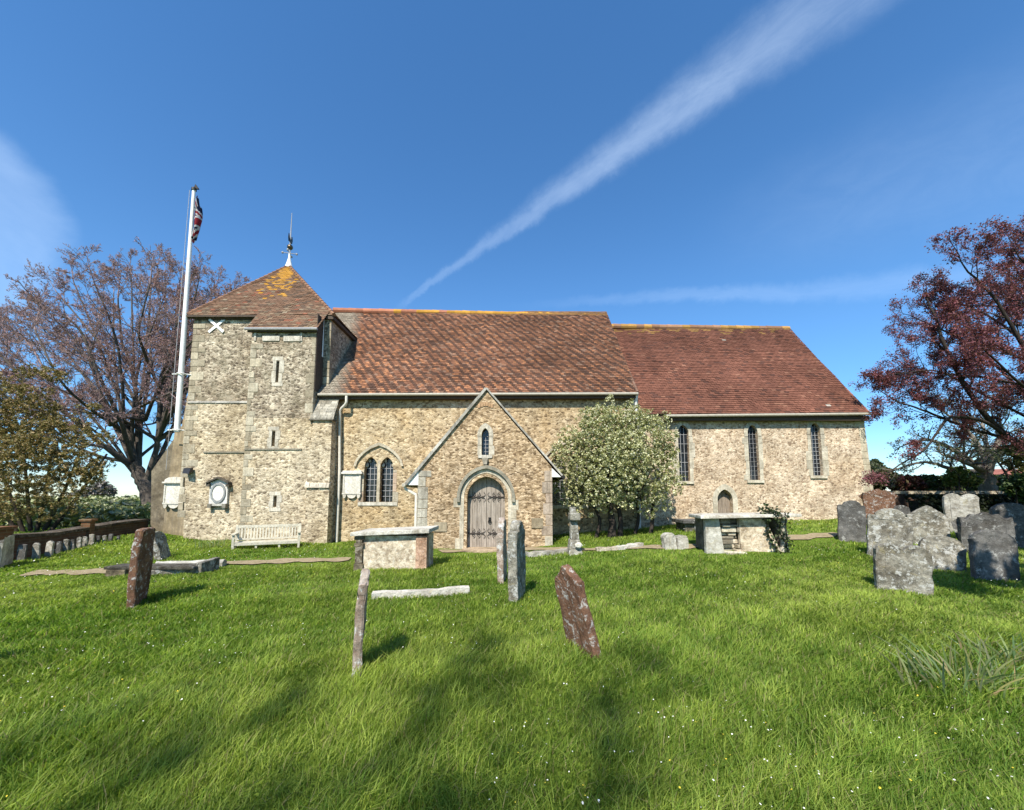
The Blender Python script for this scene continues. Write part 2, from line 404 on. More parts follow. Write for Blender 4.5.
# ---------------------------------------------------------------- the church
YN, YNE, YR, YT, YP, YB, YC, YCE, YPO = 14.1, 13.86, 17.8, 14.17, 13.62, 13.5, 14.25, 14.0, 11.8
church = empty('church', (0, YN, .3), 'long rubble stone church with clay tiled roofs, squat west tower and gabled south porch', 'church')
def part(mb, name, mat, parent=church, **k): return mb.build(name, mat, parent, **k)

# --- tower
TXL = xat(192, 350, YT); TXR = xat(330, 350, YT); TYB = YT+4.9
tz_l = zat(200, 315, YT-.1); tz_p = zat(280, 330, YP-.1)
PXL = xat(246, 430, YP); PXR = xat(314, 380, YP)
def slit(px, y0, y1, w=.10):
    x = xat(px, (y0+y1)/2, YP); a = zat(px, y1, YP); b = zat(px, y0, YP)
    return (x, w, a, b)
slits = [slit(277.5, 361, 382), slit(273.5, 431, 446, .11), slit(275, 496, 507, .11)]
zsplit = zat(215, 403, YT)
mb = MB()
wall_face(mb, [(TXL, zsplit), (TXR, zsplit), (TXR, tz_l-.1), (TXL+.03, tz_l-.1)], [], lambda x, z, d: Vector((x, YT+d, z)), .3)
mb.add([(TXR, YT, -.5), (TXR, TYB, -.5), (TXR, TYB, tz_l), (TXR, YT, tz_l-.1)], [(0, 1, 2, 3)])
mb.add([(TXL, YT, zsplit), (TXL, TYB, zsplit), (TXL+.03, TYB, tz_l), (TXL+.03, YT, tz_l-.1)], [(3, 2, 1, 0)])
mb.add([(TXL-.2, TYB, -.5), (TXR, TYB, -.5), (TXR, TYB, tz_l), (TXL, TYB, tz_l)], [(3, 2, 1, 0)])
part(mb, 'tower_wall', M['tower'])
# projecting bay: upper and lower masonry
zmid = zat(280, 418, YP)
def bay(z0, z1, mat, holes, nm):
    m = MB()
    wall_face(m, [(PXL, z0), (PXR, z0), (PXR, z1), (PXL, z1)], [[(x-w/2, a), (x+w/2, a), (x+w/2, b), (x-w/2, b)] for x, w, a, b in holes], lambda x, z, d: Vector((x, YP+d, z)), .25)
    m.add([(PXR, YP, z0), (PXR, YT+.3, z0), (PXR, YT+.3, z1), (PXR, YP, z1)], [(0, 1, 2, 3)])
    m.add([(PXL, YP, z0), (PXL, YT+.3, z0), (PXL, YT+.3, z1), (PXL, YP, z1)], [(3, 2, 1, 0)])
    part(m, nm, mat)
bay(zmid, tz_p+.15, M['tower'], slits[:1], 'tower_bay_wall')
bay(-.5, zmid, M['towerlow'], slits[1:], 'tower_bay_wall')
for x, w, a, b in slits:
    sm = MB()
    for (x0, x1, z0, z1) in ((x-w/2-.15, x-w/2-.002, a-.02, a+(b-a)*.52), (x-w/2-.11, x-w/2-.002, a+(b-a)*.54, b+.02), (x+w/2+.002, x+w/2+.12, a-.02, a+(b-a)*.42), (x+w/2+.002, x+w/2+.17, a+(b-a)*.44, b+.02), (x-w/2-.12, x+w/2+.15, a-.14, a-.025), (x-w/2-.14, x+w/2+.12, b+.025, b+.15)):
        k = random.uniform(.85, 1.15)
        sm.box(x0, x1, YP-.012, YP+.1, z0, z1, (k, k*.98, k*.94))
    s = part(sm, 'slit_window', M['cream'])
    g = MB(); g.box(x-w/2-.02, x+w/2+.02, YP+.22, YP+.26, a-.02, b+.02); part(g, 'pane', M['glass'], s)
# lower stage, a little thicker, with a weathered top edge
mb = MB()
lx0 = xat(184, 540, YT-.1); lxt = xat(187.5, 404, YT-.1)
y0 = YT-.1
mb.hexa([(lx0, y0, -.5), (PXL+.05, y0, -.5), (PXL+.05, TYB, -.5), (lx0, TYB, -.5), (lxt, y0, zsplit-.03), (PXL+.05, y0, zsplit-.03), (PXL+.05, TYB, zsplit-.03), (lxt, TYB, zsplit-.03)])
part(mb, 'tower_base_wall', M['towerlow'])
mb = MB(); 
x = lxt
while x < PXL-.02:
    w = min(random.uniform(.3, .55), PXL-x); k = random.uniform(.7, 1.05)
    mb.hexa([(x, y0-.03, zsplit-.03), (x+w-.01, y0-.03, zsplit-.03), (x+w-.01, YT+.05, zsplit-.03), (x, YT+.05, zsplit-.03), (x, y0-.02, zsplit+.02), (x+w-.01, y0-.02, zsplit+.02), (x+w-.01, YT+.05, zsplit+.10), (x, YT+.05, zsplit+.10)], (k, k, k)); x += w
part(mb, 'string_course', M['grey_ash'])
mb = MB()
mb.box(lxt+.7, PXL-.01, y0-.035, y0+.1, zat(215, 453, y0), zat(215, 453, y0)+.05, (.6, .57, .5))
mb.box(PXL, PXR-.3, YP-.03, YP+.1, zat(280, 450, YP), zat(280, 450, YP)+.05, (.6, .57, .5))
part(mb, 'string_course', M['grey_ash'])
# corner stones
TQ = ((.92, .88, .78), (.78, .73, .63), (.62, .57, .48))
for X_, Y_, z0_, z1_, sd_, kw in ((TXL, YT, zsplit+.1, tz_l-.15, 1, {}), (lxt-.03, y0, .9, zsplit-.1, 1, {}), (PXL, YP, .0, tz_p-.4, 1, dict(long=.36, short=.2)), (PXR, YP, zmid, tz_p-.1, -1, dict(long=.3, short=.16, proud=.006)), (TXR, YT, zat(325, 388, YT), tz_l-.2, -1, dict(long=.2, short=.12))):
    mb = MB(); quoins(mb, X_, Y_, z0_, z1_, sd_, skip=.18, cols=TQ, h=(.16, .34), **kw); part(mb, 'quoins', M['cream'], bevel=.012)
# buttress at the south-east corner, with sloped stone weathering
bx0 = xat(307, 480, YB); bx1 = xat(329.5, 480, YB); bz = zat(320, 418, YB); bzt = zat(320, 398, YB+.42)
mb = MB(); mb.box(bx0, bx1, YB, YN+.1, -.4, zat(320, 486, YB), (1, 1, 1)); part(mb, 'buttress', M['towerlow'])
mb = MB(); zz = zat(320, 486, YB)
mb.hexa([(bx0, YB, zz), (bx1, YB, zz), (bx1, YN, zz), (bx0, YN, zz), (bx0+.05, YB+.10, bz), (bx1-.05, YB+.10, bz), (bx1-.02, YN, bz), (bx0+.05, YN, bz)])
mb.box(bx0+.06, bx1-.03, YB+.40, YN+.05, bz-.1, bzt-.05); part(mb, 'buttress_upper_wall', M['towerlow'])
mb = MB()
for i in range(7):
    f0, f1 = i/7, (i+1.15)/7
    ya, yb = YB+.05+.40*f0, YB+.05+.40*f1
    za, zb = bz+(bzt-bz)*f0, bz+(bzt-bz)*f1
    x = bx0-.03
    while x < bx1+.02:
        w = min(random.uniform(.14, .3), bx1+.03-x); k = random.uniform(.6, 1.1)
        mb.hexa([(x, ya, za-.04), (x+w-.01, ya, za-.04), (x+w-.01, yb, zb-.08), (x, yb, zb-.08), (x, ya, za+.025), (x+w-.01, ya, za+.025), (x+w-.01, yb, zb), (x, yb, zb)], (k, k*.97, k*.9)); x += w
mb.box(bx0-.05, bx1+.02, YB+.02, YB+.3, bz-.07, bz-.03, (.35, .33, .3))
part(mb, 'weathering', M['grey_ash'])
mb = MB()
for k in range(9):
    xx = bx0-.04+random.uniform(-.02, .02); h = random.uniform(.1, .2)
    x = bx0-.02
    zz2 = zz-.1+random.uniform(-.1, .06)
x = bx0-.05
while x < bx1-.05:
    w = random.uniform(.15, .32); h = random.uniform(.10, .2); k = random.uniform(.9, 1.25)
    w = min(w, bx1-x+.02)
    mb.hexa([(x, YB-.07, zz-.06), (x+w-.01, YB-.06, zz-.06), (x+w-.01, YB+.1, zz-.06), (x, YB+.1, zz-.06), (x, YB-.03, zz+h*.6), (x+w-.01, YB-.03, zz+h*.5), (x+w-.01, YB+.12, zz+h), (x, YB+.12, zz+h)], (k, k*.97, k*.92)); x += w
part(mb, 'offset_stones', M['cream'], bevel=.01)
# rendered west buttresses
mb = MB(); Y1 = YT+.25
xa, xb = xat(165.5, 500, Y1), TXL+.1
mb.hexa([(xa-.05, Y1, -.4), (xb, Y1, -.4), (xb, Y1+2, -.4), (xa, Y1+2, -.4), (xat(174, 428, Y1), Y1+.05, zat(174, 426, Y1)), (xb, Y1+.05, zat(174, 426, Y1)), (xb, Y1+2, zat(174, 426, Y1)), (xa+.3, Y1+2, zat(174, 426, Y1))])
xc = xat(183.5, 400, Y1+.2); zt = zat(188, 366, Y1)
mb.hexa([(xc, Y1+.2, zat(174, 426, Y1)-.1), (xb, Y1+.2, zat(174, 426, Y1)-.1), (xb, Y1+2, zat(174, 426, Y1)-.1), (xc, Y1+2, zat(174, 426, Y1)-.1), (xc+.1, Y1+.35, zt-.25), (xb, Y1+.35, zt), (xb, Y1+2, zt), (xc+.1, Y1+2, zt-.25)])
part(mb, 'west_buttress', M['render'])
mb = MB(); Y2 = YT+.9
pts = [at(150, 552, Y2), at(172, 552, Y2), at(180, 430, Y2), at(151.5, 471, Y2)]
mb.prism(pts, (0, 1.6, 0)); part(mb, 'west_buttress', M['render_dark'])
# iron tie plate: a white cross
mb = MB(); c = at(217, 326, YT)
for a in (.72, -.72):
    d = Vector((math.cos(a), 0, math.sin(a)))*.36; nrm = Vector((-math.sin(a), 0, math.cos(a)))*.045
    off = -.03 if a > 0 else -.045
    p = [c-d-nrm, c+d-nrm, c+d+nrm, c-d+nrm]
    mb.prism([Vector((q.x, YT+off, q.z)) for q in p], (0, .028, 0))
part(mb, 'tie_plate', M['white'])
# tower roof
apex = at(289, 266, YT+2.55); ez = tz_l; ex0 = xat(187, 314, YT-.1); ex1 = xat(334, 311.5, YT-.1); ye = YT-.1; yeb = TYB+.3
def towercol(p, R):
    k = R.random(); base = Vector((.15, .09, .058)).lerp(Vector((.19, .112, .07)), R.random()) if k > .18 else Vector((.115, .078, .054))
    if k > .97: base = Vector((.24, .19, .13))
    h = (p.z-tz_p)/(apex.z-tz_p)
    lich = max(0, 1-abs(p.x-(apex.x+.9*(1-h)))/(.42+.95*(1-h)))*ss(.34, .85, h)
    if R.random() < float(lich)*1.35: base = base.lerp(Vector((.50, .26, .04)), R.uniform(.5, .95))
    elif h < .35 and R.random() < .3: base = base.lerp(Vector((.25, .20, .13)), .4)
    elif R.random() < .05: base = Vector((.24, .10, .06))
    return tuple(base*R.uniform(.9, 1.1))
tiled('tower_roof', church, (ex0, ye, ez), (ex1, ye, ez), apex, apex, towercol)
tiled('tower_roof', church, (ex1, ye, ez), (ex1, yeb, ez), apex, apex, towercol)
tiled('tower_roof', church, (ex0, yeb, ez), (ex0, ye, ez), apex, apex, towercol)
tiled('tower_roof', church, (ex1, yeb, ez), (ex0, yeb, ez), apex, apex, towercol)
# roof runs down over the projecting bay
slope = (apex.z-ez)/(apex.y-ye); pye = YP-.1; pz = ez-(ye-pye)*slope
px0, px1 = PXL-.12, PXR+.08
tiled('tower_bay_roof', church, (px0, pye, pz), (px1, pye, pz), (px0, ye+.25, ez+.25*slope+.035), (px1+.1, ye+.25, ez+.25*slope+.035), towercol)
# hips
mb = MB()
for cx, cy in ((ex0, ye), (ex1, ye)):
    a = Vector((cx, cy, ez)); b = apex; n = 22
    for i in range(n):
        p = a.lerp(b, i/n); q = a.lerp(b, (i+1.1)/n); k = random.uniform(.7, 1.1)
        mb.tube([p+Vector((0, 0, .015)), q+Vector((0, 0, -.0))], [.075, .06], 6, (.26*k, .145*k, .09*k))
part(mb, 'hip_tiles', M['tile'])
mb = MB()
mb.box(ex0+.02, px0, ye+.02, ye+.06, ez-.12, ez-.025); mb.box(ex0-.03, px0+.02, ye-.06, ye+.015, ez-.09, ez-.03)
mb.box(px1, ex1-.02, ye+.02, ye+.06, ez-.14, ez-.025)
mb.box(ex1-.06, ex1-.02, ye+.03, yeb, ez-.14, ez-.025)
mb.box(px0, px1, pye+.02, pye+.06, pz-.14, pz-.02)
mb.box(TXL+.05, ex1-.06, ye+.06, YT+.02, ez-.15, ez-.12); mb.box(TXR-.02, ex1-.06, YT, TYB, ez-.15, ez-.12)
part(mb, 'eaves_board', M['timber_and_shade'])
mb = MB()
mb.tube([(px0-.05, pye-.04, pz-.055), (px1+.02, pye-.04, pz-.055)], .05, 8); part(mb, 'gutter', M['lead'])
mb = MB()  # white plate ends under the low eave, and the white downpipe in the corner
for a, b, c, d in ((254.5, 256.5, 333, 341), (263, 280, 336, 341), (284, 301, 336, 341.5), (300.5, 302.5, 333, 341)):
    mb.box(xat(a, 336, YP), xat(b, 336, YP), YP-.03, YP+.1, zat(280, d, YP), zat(280, c, YP))
part(mb, 'wall_plate', M['cream'])
mb = MB(); q = at(323, 317, YT-.08); mb.tube([q, Vector((q.x+.02, q.y, zat(327, 357, YT-.08)))], .05, 8); part(mb, 'downpipe', M['white'], smooth=True)
# dark strips stand in for the shade on the bay's east flank
mb = MB()
zb0 = zat(316, 392, YP+.3)
y = YP+.02
while y < YT-.02:
    mb.box(PXR+.002, PXR+.02+random.uniform(0, .008), y, y+.115, zb0, ez-.15, (1, 1, 1)); y += .125
part(mb, 'flank_shade', M['timber_and_shade'])
# weather vane
mb = MB(); b = apex
mb.tube([b+Vector((0, 0, -.1)), b+Vector((0, 0, .06)), b+Vector((0, 0, .36)), b+Vector((0, 0, .62))], [.17, .12, .05, .035], 10)
fin = part(mb, 'finial', M['white'], smooth=True)
mb = MB(); mb.ball(b+Vector((0, 0, .86)), .12); part(mb, 'finial_ball', M['brass'], fin, smooth=True)
mb = MB(); top = zat(290, 213, apex.y)
mb.tube([b+Vector((0, 0, .6)), Vector((b.x, b.y, top))], [.035, .012], 6)
for d, l in ((Vector((1, .25, 0)).normalized(), .28), (Vector((-.25, 1, 0)).normalized(), .28)):
    mb.tube([b+d*-l+Vector((0, 0, .58)), b+d*l+Vector((0, 0, .58))], .016, 5)
    for s in (-1, 1):
        mb.ball(b+d*l*s+Vector((0, 0, .58)), .05, 6, 4)
part(mb, 'weather_vane', M['lead'], fin)
mb = MB(); z1 = b.z+1.02; dv = Vector((-.16, .98, 0))*.6
prof = [(-.42, .0), (-.2, .08), (.05, .02), (.3, .10), (.42, .35), (.30, .55), (.22, .4), (.05, .22), (-.2, .28), (-.45, .48), (-.5, .2)]
mb.prism([Vector((b.x, b.y-.012, z1))+dv*x*.8+Vector((0, 0, z)) for x, z in [(a_, b_*.75) for a_, b_ in prof]], (.02, .02, 0)); part(mb, 'vane_cock', M['iron'], fin)
# flood lamp on the corner
mb = MB(); c = at(188, 470, y0-.12); mb.hexa([c+Vector(v) for v in ((-.11, -.1, -.12), (.13, -.12, -.14), (.13, .06, -.06), (-.11, .06, -.06), (-.11, -.06, .05), (.13, -.06, .05), (.13, .06, .09), (-.11, .06, .09))]); mb.box(c.x-.2, c.x-.02, c.y+.05, c.y+.1, c.z-.02, c.z+.04)
part(mb, 'flood_lamp', M['lampblack'])

# --- nave
NXL = TXR-.3; NXR = xat(638, 420, YN); nzl = zat(316, 393.5, YNE); nzr = zat(637, 392.5, YNE)
rzl, rzr = zat(335, 312, YR), zat(607, 318, YR)
def lights(cx, y, hw, z0, zs, za, gap): return [arch(cx-hw-gap/2, hw, z0, zs, za), arch(cx+hw+gap/2, hw, z0, zs, za)]
w1c = xat(378.5, 480, YN); w1hw = (xat(377.4, 480, YN)-xat(364.5, 480, YN))/2; w1z0, w1za = zat(378, 502, YN), zat(378, 457, YN)
w1 = lights(w1c, YN, w1hw, w1z0, w1za-.34, w1za, .11)
w2c = xat(567, 480, YN); w2 = lights(w2c, YN, .25, zat(566, 505, YN), zat(566, 455, YN)-.34, zat(566, 455, YN), .11)
mb = MB()
wall_face(mb, [(NXL-.6, -.5), (NXR, -.5), (NXR, nzr-.05), (NXL-.6, nzl-.05)], w1+w2, lambda x, z, d: Vector((x, YN+d, z)), .28)
gz_top = lambda z, zr: None
mb.add([(NXR, YN, 0), (NXR, 2*YR-YN, 0), (NXR, 2*YR-YN, nzr), (NXR, YR, rzr-.12), (NXR, YN, nzr-.05)], [(0, 1, 2, 3, 4)])
mb.add([(NXL, YN, 0), (NXL, 2*YR-YN, 0), (NXL, 2*YR-YN, nzr), (NXL, YR, rzl-.12), (NXL, YN, nzl-.05)], [(4, 3, 2, 1, 0)])
mb.add([(NXL, 2*YR-YN, -.5), (NXR, 2*YR-YN, -.5), (NXR, 2*YR-YN, nzr), (NXL, 2*YR-YN, nzl)], [(3, 2, 1, 0)])
part(mb, 'nave_wall', M['nave'])
def bars(mb, loop, y, nx, nz, w=.016, inset=0):
    xs = [p[0] for p in loop]; zs = [p[1] for p in loop]; x0, x1, z0, z1 = min(xs), max(xs), min(zs), max(zs)
    def top(x):   # height of the light above x
        best = z1
        n = len(loop)
        ys = []
        for i in range(n):
            a, b = loop[i], loop[(i+1) % n]
            if (a[0]-x)*(b[0]-x) <= 0 and abs(a[0]-b[0]) > 1e-6: ys.append(a[1]+(b[1]-a[1])*(x-a[0])/(b[0]-a[0]))
        return max(ys) if ys else z1
    def span(z):
        ys = []; n = len(loop)
        for i in range(n):
            a, b = loop[i], loop[(i+1) % n]
            if (a[1]-z)*(b[1]-z) <= 0 and abs(a[1]-b[1]) > 1e-6: ys.append(a[0]+(b[0]-a[0])*(z-a[1])/(b[1]-a[1]))
        return (min(ys), max(ys)) if ys else (x0, x1)
    for i in range(1, nx):
        x = x0+(x1-x0)*i/nx; mb.box(x-w/2, x+w/2, y, y+.02, z0, top(x))
    for k in range(1, nz):
        z = z0+(z1-z0)*k/nz; a, b = span(z); mb.box(a, b, y+.003, y+.017, z-w/2, z+w/2)
def cusped(mb, loop, y, zs, za):
    xs = [p[0] for p in loop]; x0, x1 = min(xs), max(xs); cx = (x0+x1)/2; hw = (x1-x0)/2
    for s in (-1, 1):
        for (fx, fz, r) in ((.80, .18, .30), (.42, .66, .24)):
            c = Vector((cx+s*hw*fx, y+.05, zs+(za-zs)*fz)); mb.ball(c, hw*r, 8, 6, (1, .5, 1.15), (.9, .88, .82))
def two_light(loops, cx, hw, z0, za, name):
    mb = MB(); y = YN
    for lp in loops: cusped(mb, lp, y+.1, za-.34, za)
    mb.box(cx-.05, cx+.05, y-.012, y+.27, z0, za-.12, (.95, .9, .8))
    ox = hw*2+.055
    z = z0
    while z < za-.5:
        h = random.uniform(.22, .4); h = min(h, za-.45-z)
        for s in (-1, 1):
            k = random.uniform(.7, 1.05); w = random.choice((.13, .2, .16)); pink = random.random() < .35
            c = (k, k*(.82 if pink else .95), k*(.72 if pink else .85))
            mb.box(cx+s*(ox+.002), cx+s*(ox+w), y-.012, y+.1, z+.005, z+h-.005, c)
        z += h
        if h < .05: break
    ol = arch(cx, ox+.18, za-.55, za-.46, za+.26); il = arch(cx, ox+.0, za-.55, za-.46, za+.07)
    s = part(mb, name, M['cream'], bevel=.006)
    mb = MB(); mb.box(cx-ox-.18, cx+ox+.18, y-.03, y+.3, z0-.12, z0-.004); part(mb, 'sill', M['cream'], s)
    mb = MB(); gp_ = ((1, 0), (.95, .2), (.82, .42), (.62, .64), (.36, .84), (.0, 1.))
    def hood(hw, z0, r): return [(cx-hw, z0-.01)]+[(cx+hw*a, z0+r*b) for a, b in gp_]+[(cx-hw*a, z0+r*b) for a, b in gp_[-2::-1]]
    hi = hood(ox+.28, za-.32, .72); ho = hood(ox+.36, za-.32, .83)
    band(mb, hi, ho, y-.07, y+.02, (.92, .88, .78)); part(mb, 'hood_mould', M['cream'], s)
    mb = MB()
    for lp in loops: mb.prism([(x, y+.22, z) for x, z in lp], (0, .03, 0))
    part(mb, 'pane', M['glass'], s)
    mb = MB()
    for lp in loops: bars(mb, lp, y+.19, 3, 8)
    part(mb, 'glazing_bars', M['lead'], s)
two_light(w1, w1c, w1hw, w1z0, w1za, 'window'); two_light(w2, w2c, .25, zat(566, 505, YN), zat(566, 455, YN), 'window')
def navecol(p, R):
    a = p.x*.95+p.z*1.0+.05*math.sin(p.z*2.1+p.x*.6)+R.uniform(-.03, .03)
    f = (a/.365) % 1.0; dark = f < .42
    big = float(wob(p.x*.8, p.z*1.3, 1.0, 3.0))
    if dark: base = Vector((.085, .048, .034)).lerp(Vector((.102, .058, .04)), R.random())
    else: base = Vector((.175, .082, .048)).lerp(Vector((.22, .105, .06)), R.random())
    if not dark and R.random() < .10: base = Vector((.27, .145, .09))
    if R.random() < .06: base = Vector((.23, .14, .095))
    h = (p.z-nzl)/(rzl-nzl); u = (p.x-NXL)/(NXR-NXL)
    k = 1.0+.22*big-.20*ss(.35, 1., u)
    if not dark and R.random() < .3*(1-u)*(1-h)+.05: base = base.lerp(Vector((.42, .19, .09)), .6)
    g = max(0, 1-(u*13+max(0, h-.0)*1.2)/1.35)
    if g > 0: base = base.lerp(Vector((.27, .235, .18))*R.uniform(.8, 1.15), min(1, g*2))
    if h > .95: base = base.lerp(Vector((.30, .17, .06)), .6*float(ss(.2, .7, u)))
    return tuple(base*k*R.uniform(.92, 1.08))
nex0 = xat(316, 393, YNE); nex1 = xat(637.5, 392.5, YNE)
tiled('nave_roof', church, (nex0, YNE, nzl), (nex1, YNE, nzr), (xat(331, 312, YR), YR, rzl), (xat(606.5, 318, YR), YR, rzr), navecol, .10, .125)
mb = MB(); mb.add([(nex0, 2*YR-YNE, nzl), (nex1, 2*YR-YNE, nzr), (nex1, YR, rzr), (nex0, YR, rzl)], [(0, 1, 2, 3)], (.2, .11, .07)); part(mb, 'nave_roof', M['tile'])
def ridge(x0, x1, z0, z1, colf):
    mb = MB(); n = int((x1-x0)/.34)
    for i in range(n):
        a = Vector((x0+(x1-x0)*i/n, YR-.03, .05+z0+(z1-z0)*i/n+random.uniform(-.008, .008))); b = Vector((x0+(x1-x0)*(i+1.04)/n, YR-.03, .05+z0+(z1-z0)*(i+1.04)/n))
        mb.tube([a, b], [.135, .125], 10, colf(i/n)); 
    return part(mb, 'ridge_tiles', M['tile'])
def rc(u):
    o = ss(.08, .5, u)
    base = Vector((.40, .17, .10)) if random.random() > o else Vector((.48, .25, .045))
    return tuple(base*random.uniform(.7, 1.1))
ridge(xat(334, 312, YR), xat(606.5, 318, YR), rzl+.0, rzr, rc)
def gutter(x0, x1, y, z0, z1, mat):
    mb = MB(); mb.tube([(x0, y, z0), (x1, y, z1)], .05, 10); return part(mb, 'gutter', mat, smooth=False)
gutter(nex0+.1, nex1, YNE-.05, nzl-.055, nzr-.055, M['gutter'])
mb = MB(); mb.hexa([(nex0+.1, YNE+.03, nzl-.19), (nex1, YNE+.03, nzr-.19), (nex1, YN+.05, nzr-.19), (nex0+.1, YN+.05, nzl-.19), (nex0+.1, YNE+.03, nzl-.03), (nex1, YNE+.03, nzr-.03), (nex1, YN+.05, nzr-.03), (nex0+.1, YN+.05, nzl-.03)]); part(mb, 'eaves_board', M['timber_and_shade'])  # dark board doubles as the shadow under the nave eaves
mb = MB(); p = at(346.5, 396, YNE-.05)
mb.tube([p, at(346.5, 402, YNE-.05), at(345.5, 404.5, YNE-.03), at(341.5, 408.5, YN-.16), at(340, 411, YN-.14), at(339.5, 470, YN-.14), (xat(339.5, 470, YN-.14), YN-.14, -.1)], .05, 8)
part(mb, 'downpipe', M['pipe'], smooth=True)
mb = MB(); p = at(637, 394, YNE); mb.tube([p, (p.x, YN-.1, p.z-.25), (p.x, YN-.1, gz(p.x, YN)-.05)], .05, 8); part(mb, 'downpipe', M['white'], smooth=True)
mb = MB(); quoins(mb, NXR, YN, .9, nzr-.2, -1); part(mb, 'quoins', M['cream'], bevel=.008)
mb = MB()  # verge of the nave gable above the chancel roof
a = Vector((nex1+.0, YNE, nzr)); b = Vector((xat(606.5, 318, YR), YR, rzr))
for i in range(26):
    p, q = a.lerp(b, i/26), a.lerp(b, (i+1.05)/26); k = random.uniform(.7, 1.1)
    mb.tube([p+Vector((0, 0, .0)), q], [.06, .05], 6, (.20*k, .12*k, .085*k))
part(mb, 'verge_tiles', M['tile'])

# --- chancel
CXR = xat(865.5, 440, YC); cze = zat(868, 412.5, YCE); czel = zat(660, 414.5, YCE)
crl, crr = zat(612, 328, YR), zat(788, 330.5, YR)
def lancet(px0, px1, pt, pb):
    x = (xat(px0, 450, YC)+xat(px1, 450, YC))/2; hw = (xat(px1, 450, YC)-xat(px0, 450, YC))/2
    return (x, hw, zat((px0+px1)/2, pb, YC), zat((px0+px1)/2, pt, YC))
lan = [lancet(678.5, 689, 425, 481), lancet(748.5, 758.5, 425, 480), lancet(811.5, 821.5, 423, 475.5)]
pd = lancet(715, 730, 489.5, 529)
holes = [arch(x, hw, a, b-hw*1.5, b) for x, hw, a, b in lan]
dhole = arch(pd[0], pd[1], .2, pd[3]-pd[1]*1.35, pd[3])
mb = MB()
bat = .22
wall_face(mb, [(NXR-.2, -.2), (CXR+bat, -.2), (CXR, cze-.6), (CXR, cze-.05), (NXR-.2, czel-.05)], holes+[dhole], lambda x, z, d: Vector((x, YC+d, z)), .3)
mb.add([(CXR+bat, YC, -.2), (CXR+bat, 2*YR-YC, -.2), (CXR, 2*YR-YC, cze), (CXR, YR, crr-.1), (CXR, YC, cze-.05), (CXR, YC, cze-.6)], [(0, 1, 2, 3, 4, 5)])
mb.add([(NXR, 2*YR-YC, -.2), (CXR+bat, 2*YR-YC, -.2), (CXR, 2*YR-YC, cze), (NXR, 2*YR-YC, cze)], [(3, 2, 1, 0)])
part(mb, 'chancel_wall', M['chancel'])
mb = MB()
z = .75
while z < cze-.15:
    h = min(random.uniform(.2, .32), cze-.1-z); k = random.uniform(.8, 1.1); w = random.choice((.22, .34))
    xr = CXR+bat*max(0, (cze-.6-z)/(cze-.4))
    mb.box(xr-w, xr+.01, YC-.012, YC+.3, z+.005, z+h-.005, (k, k*.95, k*.84)); z += h
part(mb, 'quoins', M['cream'], bevel=.01)
for i, (x, hw, a, b) in enumerate(lan):
    mb = MB(); lp = holes[i]
    outer = arch(x, hw+.14, a-.02, b-hw*1.5, b+.16)
    # dressed jamb stones, one by one
    z = a
    while z < b-.42:
        h = min(random.uniform(.18, .34), b-.40-z)
        if h < .04: break
        for s in (-1, 1):
            k = random.uniform(.85, 1.12); w = random.choice((.12, .15, .21))
            mb.box(x+s*(hw+.002), x+s*(hw+w), YC-.012, YC+.12, z+.004, z+h-.004, (k, k*.98, k*.92))
        z += h
    ai = arch(x, hw+.002, b-.42, b-hw*1.5, b+.004); ao = arch(x, hw+.13, b-.42, b-hw*1.5, b+.17)
    band(mb, ai, ao, YC-.012, YC+.12, (1, .98, .92))
    s = part(mb, 'window', M['cream'])
    mb = MB(); mb.box(x-hw-.12, x+hw+.12, YC-.05, YC+.28, a-.10, a-.004, (1.1, 1.08, 1.02)); part(mb, 'sill', M['cream'], s)
    mb = MB(); mb.prism([(px, YC+.13, pz) for px, pz in lp], (0, .03, 0)); part(mb, 'pane', M['glass'], s)
    mb = MB(); bars(mb, lp, YC+.10, 3, (6, 12, 13)[i], (.014, .007, .012)[i]); part(mb, 'glazing_bars', M['lead'], s)
# priest's door
mb = MB(); x, hw, a, b = pd
ai = arch(x, hw+.002, .75, b-hw*1.35, b+.004); ao = arch(x, hw+.17, .75, b-hw*1.35, b+.2)
band(mb, ai, ao, YC-.014, YC+.12, (1, .97, .9)); s = part(mb, 'door_surround', M['cream'])
mb = MB(); n = 4; di = arch(x, hw+.01, .7, b-hw*1.35, b)
for i in range(n):
    xa = x-hw+2*hw*i/n; mb.box(xa+.004, xa+2*hw/n-.004, YC+.2, YC+.24+random.uniform(0, .006), .7, b-abs((i+.5)/n-.5)*.5, (.8, .75, .7))
d = part(mb, 'door', M['door'], s)
mb = MB(); mb.box(x-hw, x+hw, YC+.26, YC+.30, .7, b+.02); part(mb, 'door_backing', M['timber_and_shade'], s)
def chcol(p, R):
    base = Vector((.155, .066, .044)).lerp(Vector((.20, .086, .056)), R.random())
    k = R.random()
    if k < .10: base = Vector((.115, .055, .04))
    elif k < .13: base = Vector((.25, .12, .078))
    elif k < .1315: base = Vector((.42, .38, .32))
    big = float(wob(p.x*.7, p.z*1.1, 1.0, 5.0)); h = (p.z-cze)/(crr-cze)
    if h > .93 and R.random() < (h-.92)*7: base = base.lerp(Vector((.32, .19, .06)), .7)
    return tuple(base*(1+.16*big)*(.84-.14*ss(.55, .9, h)+.10*math.sin(p.x*2.3+math.sin(p.z*1.1))*math.sin(p.x*5.1+1))*R.uniform(.9, 1.1))
cex1 = xat(868.5, 412.5, YCE)
tiled('chancel_roof', church, (NXR-.25, YCE, czel), (cex1, YCE, cze), (xat(603, 328, YR), YR, crl), (xat(788, 330.5, YR), YR, crr), chcol)
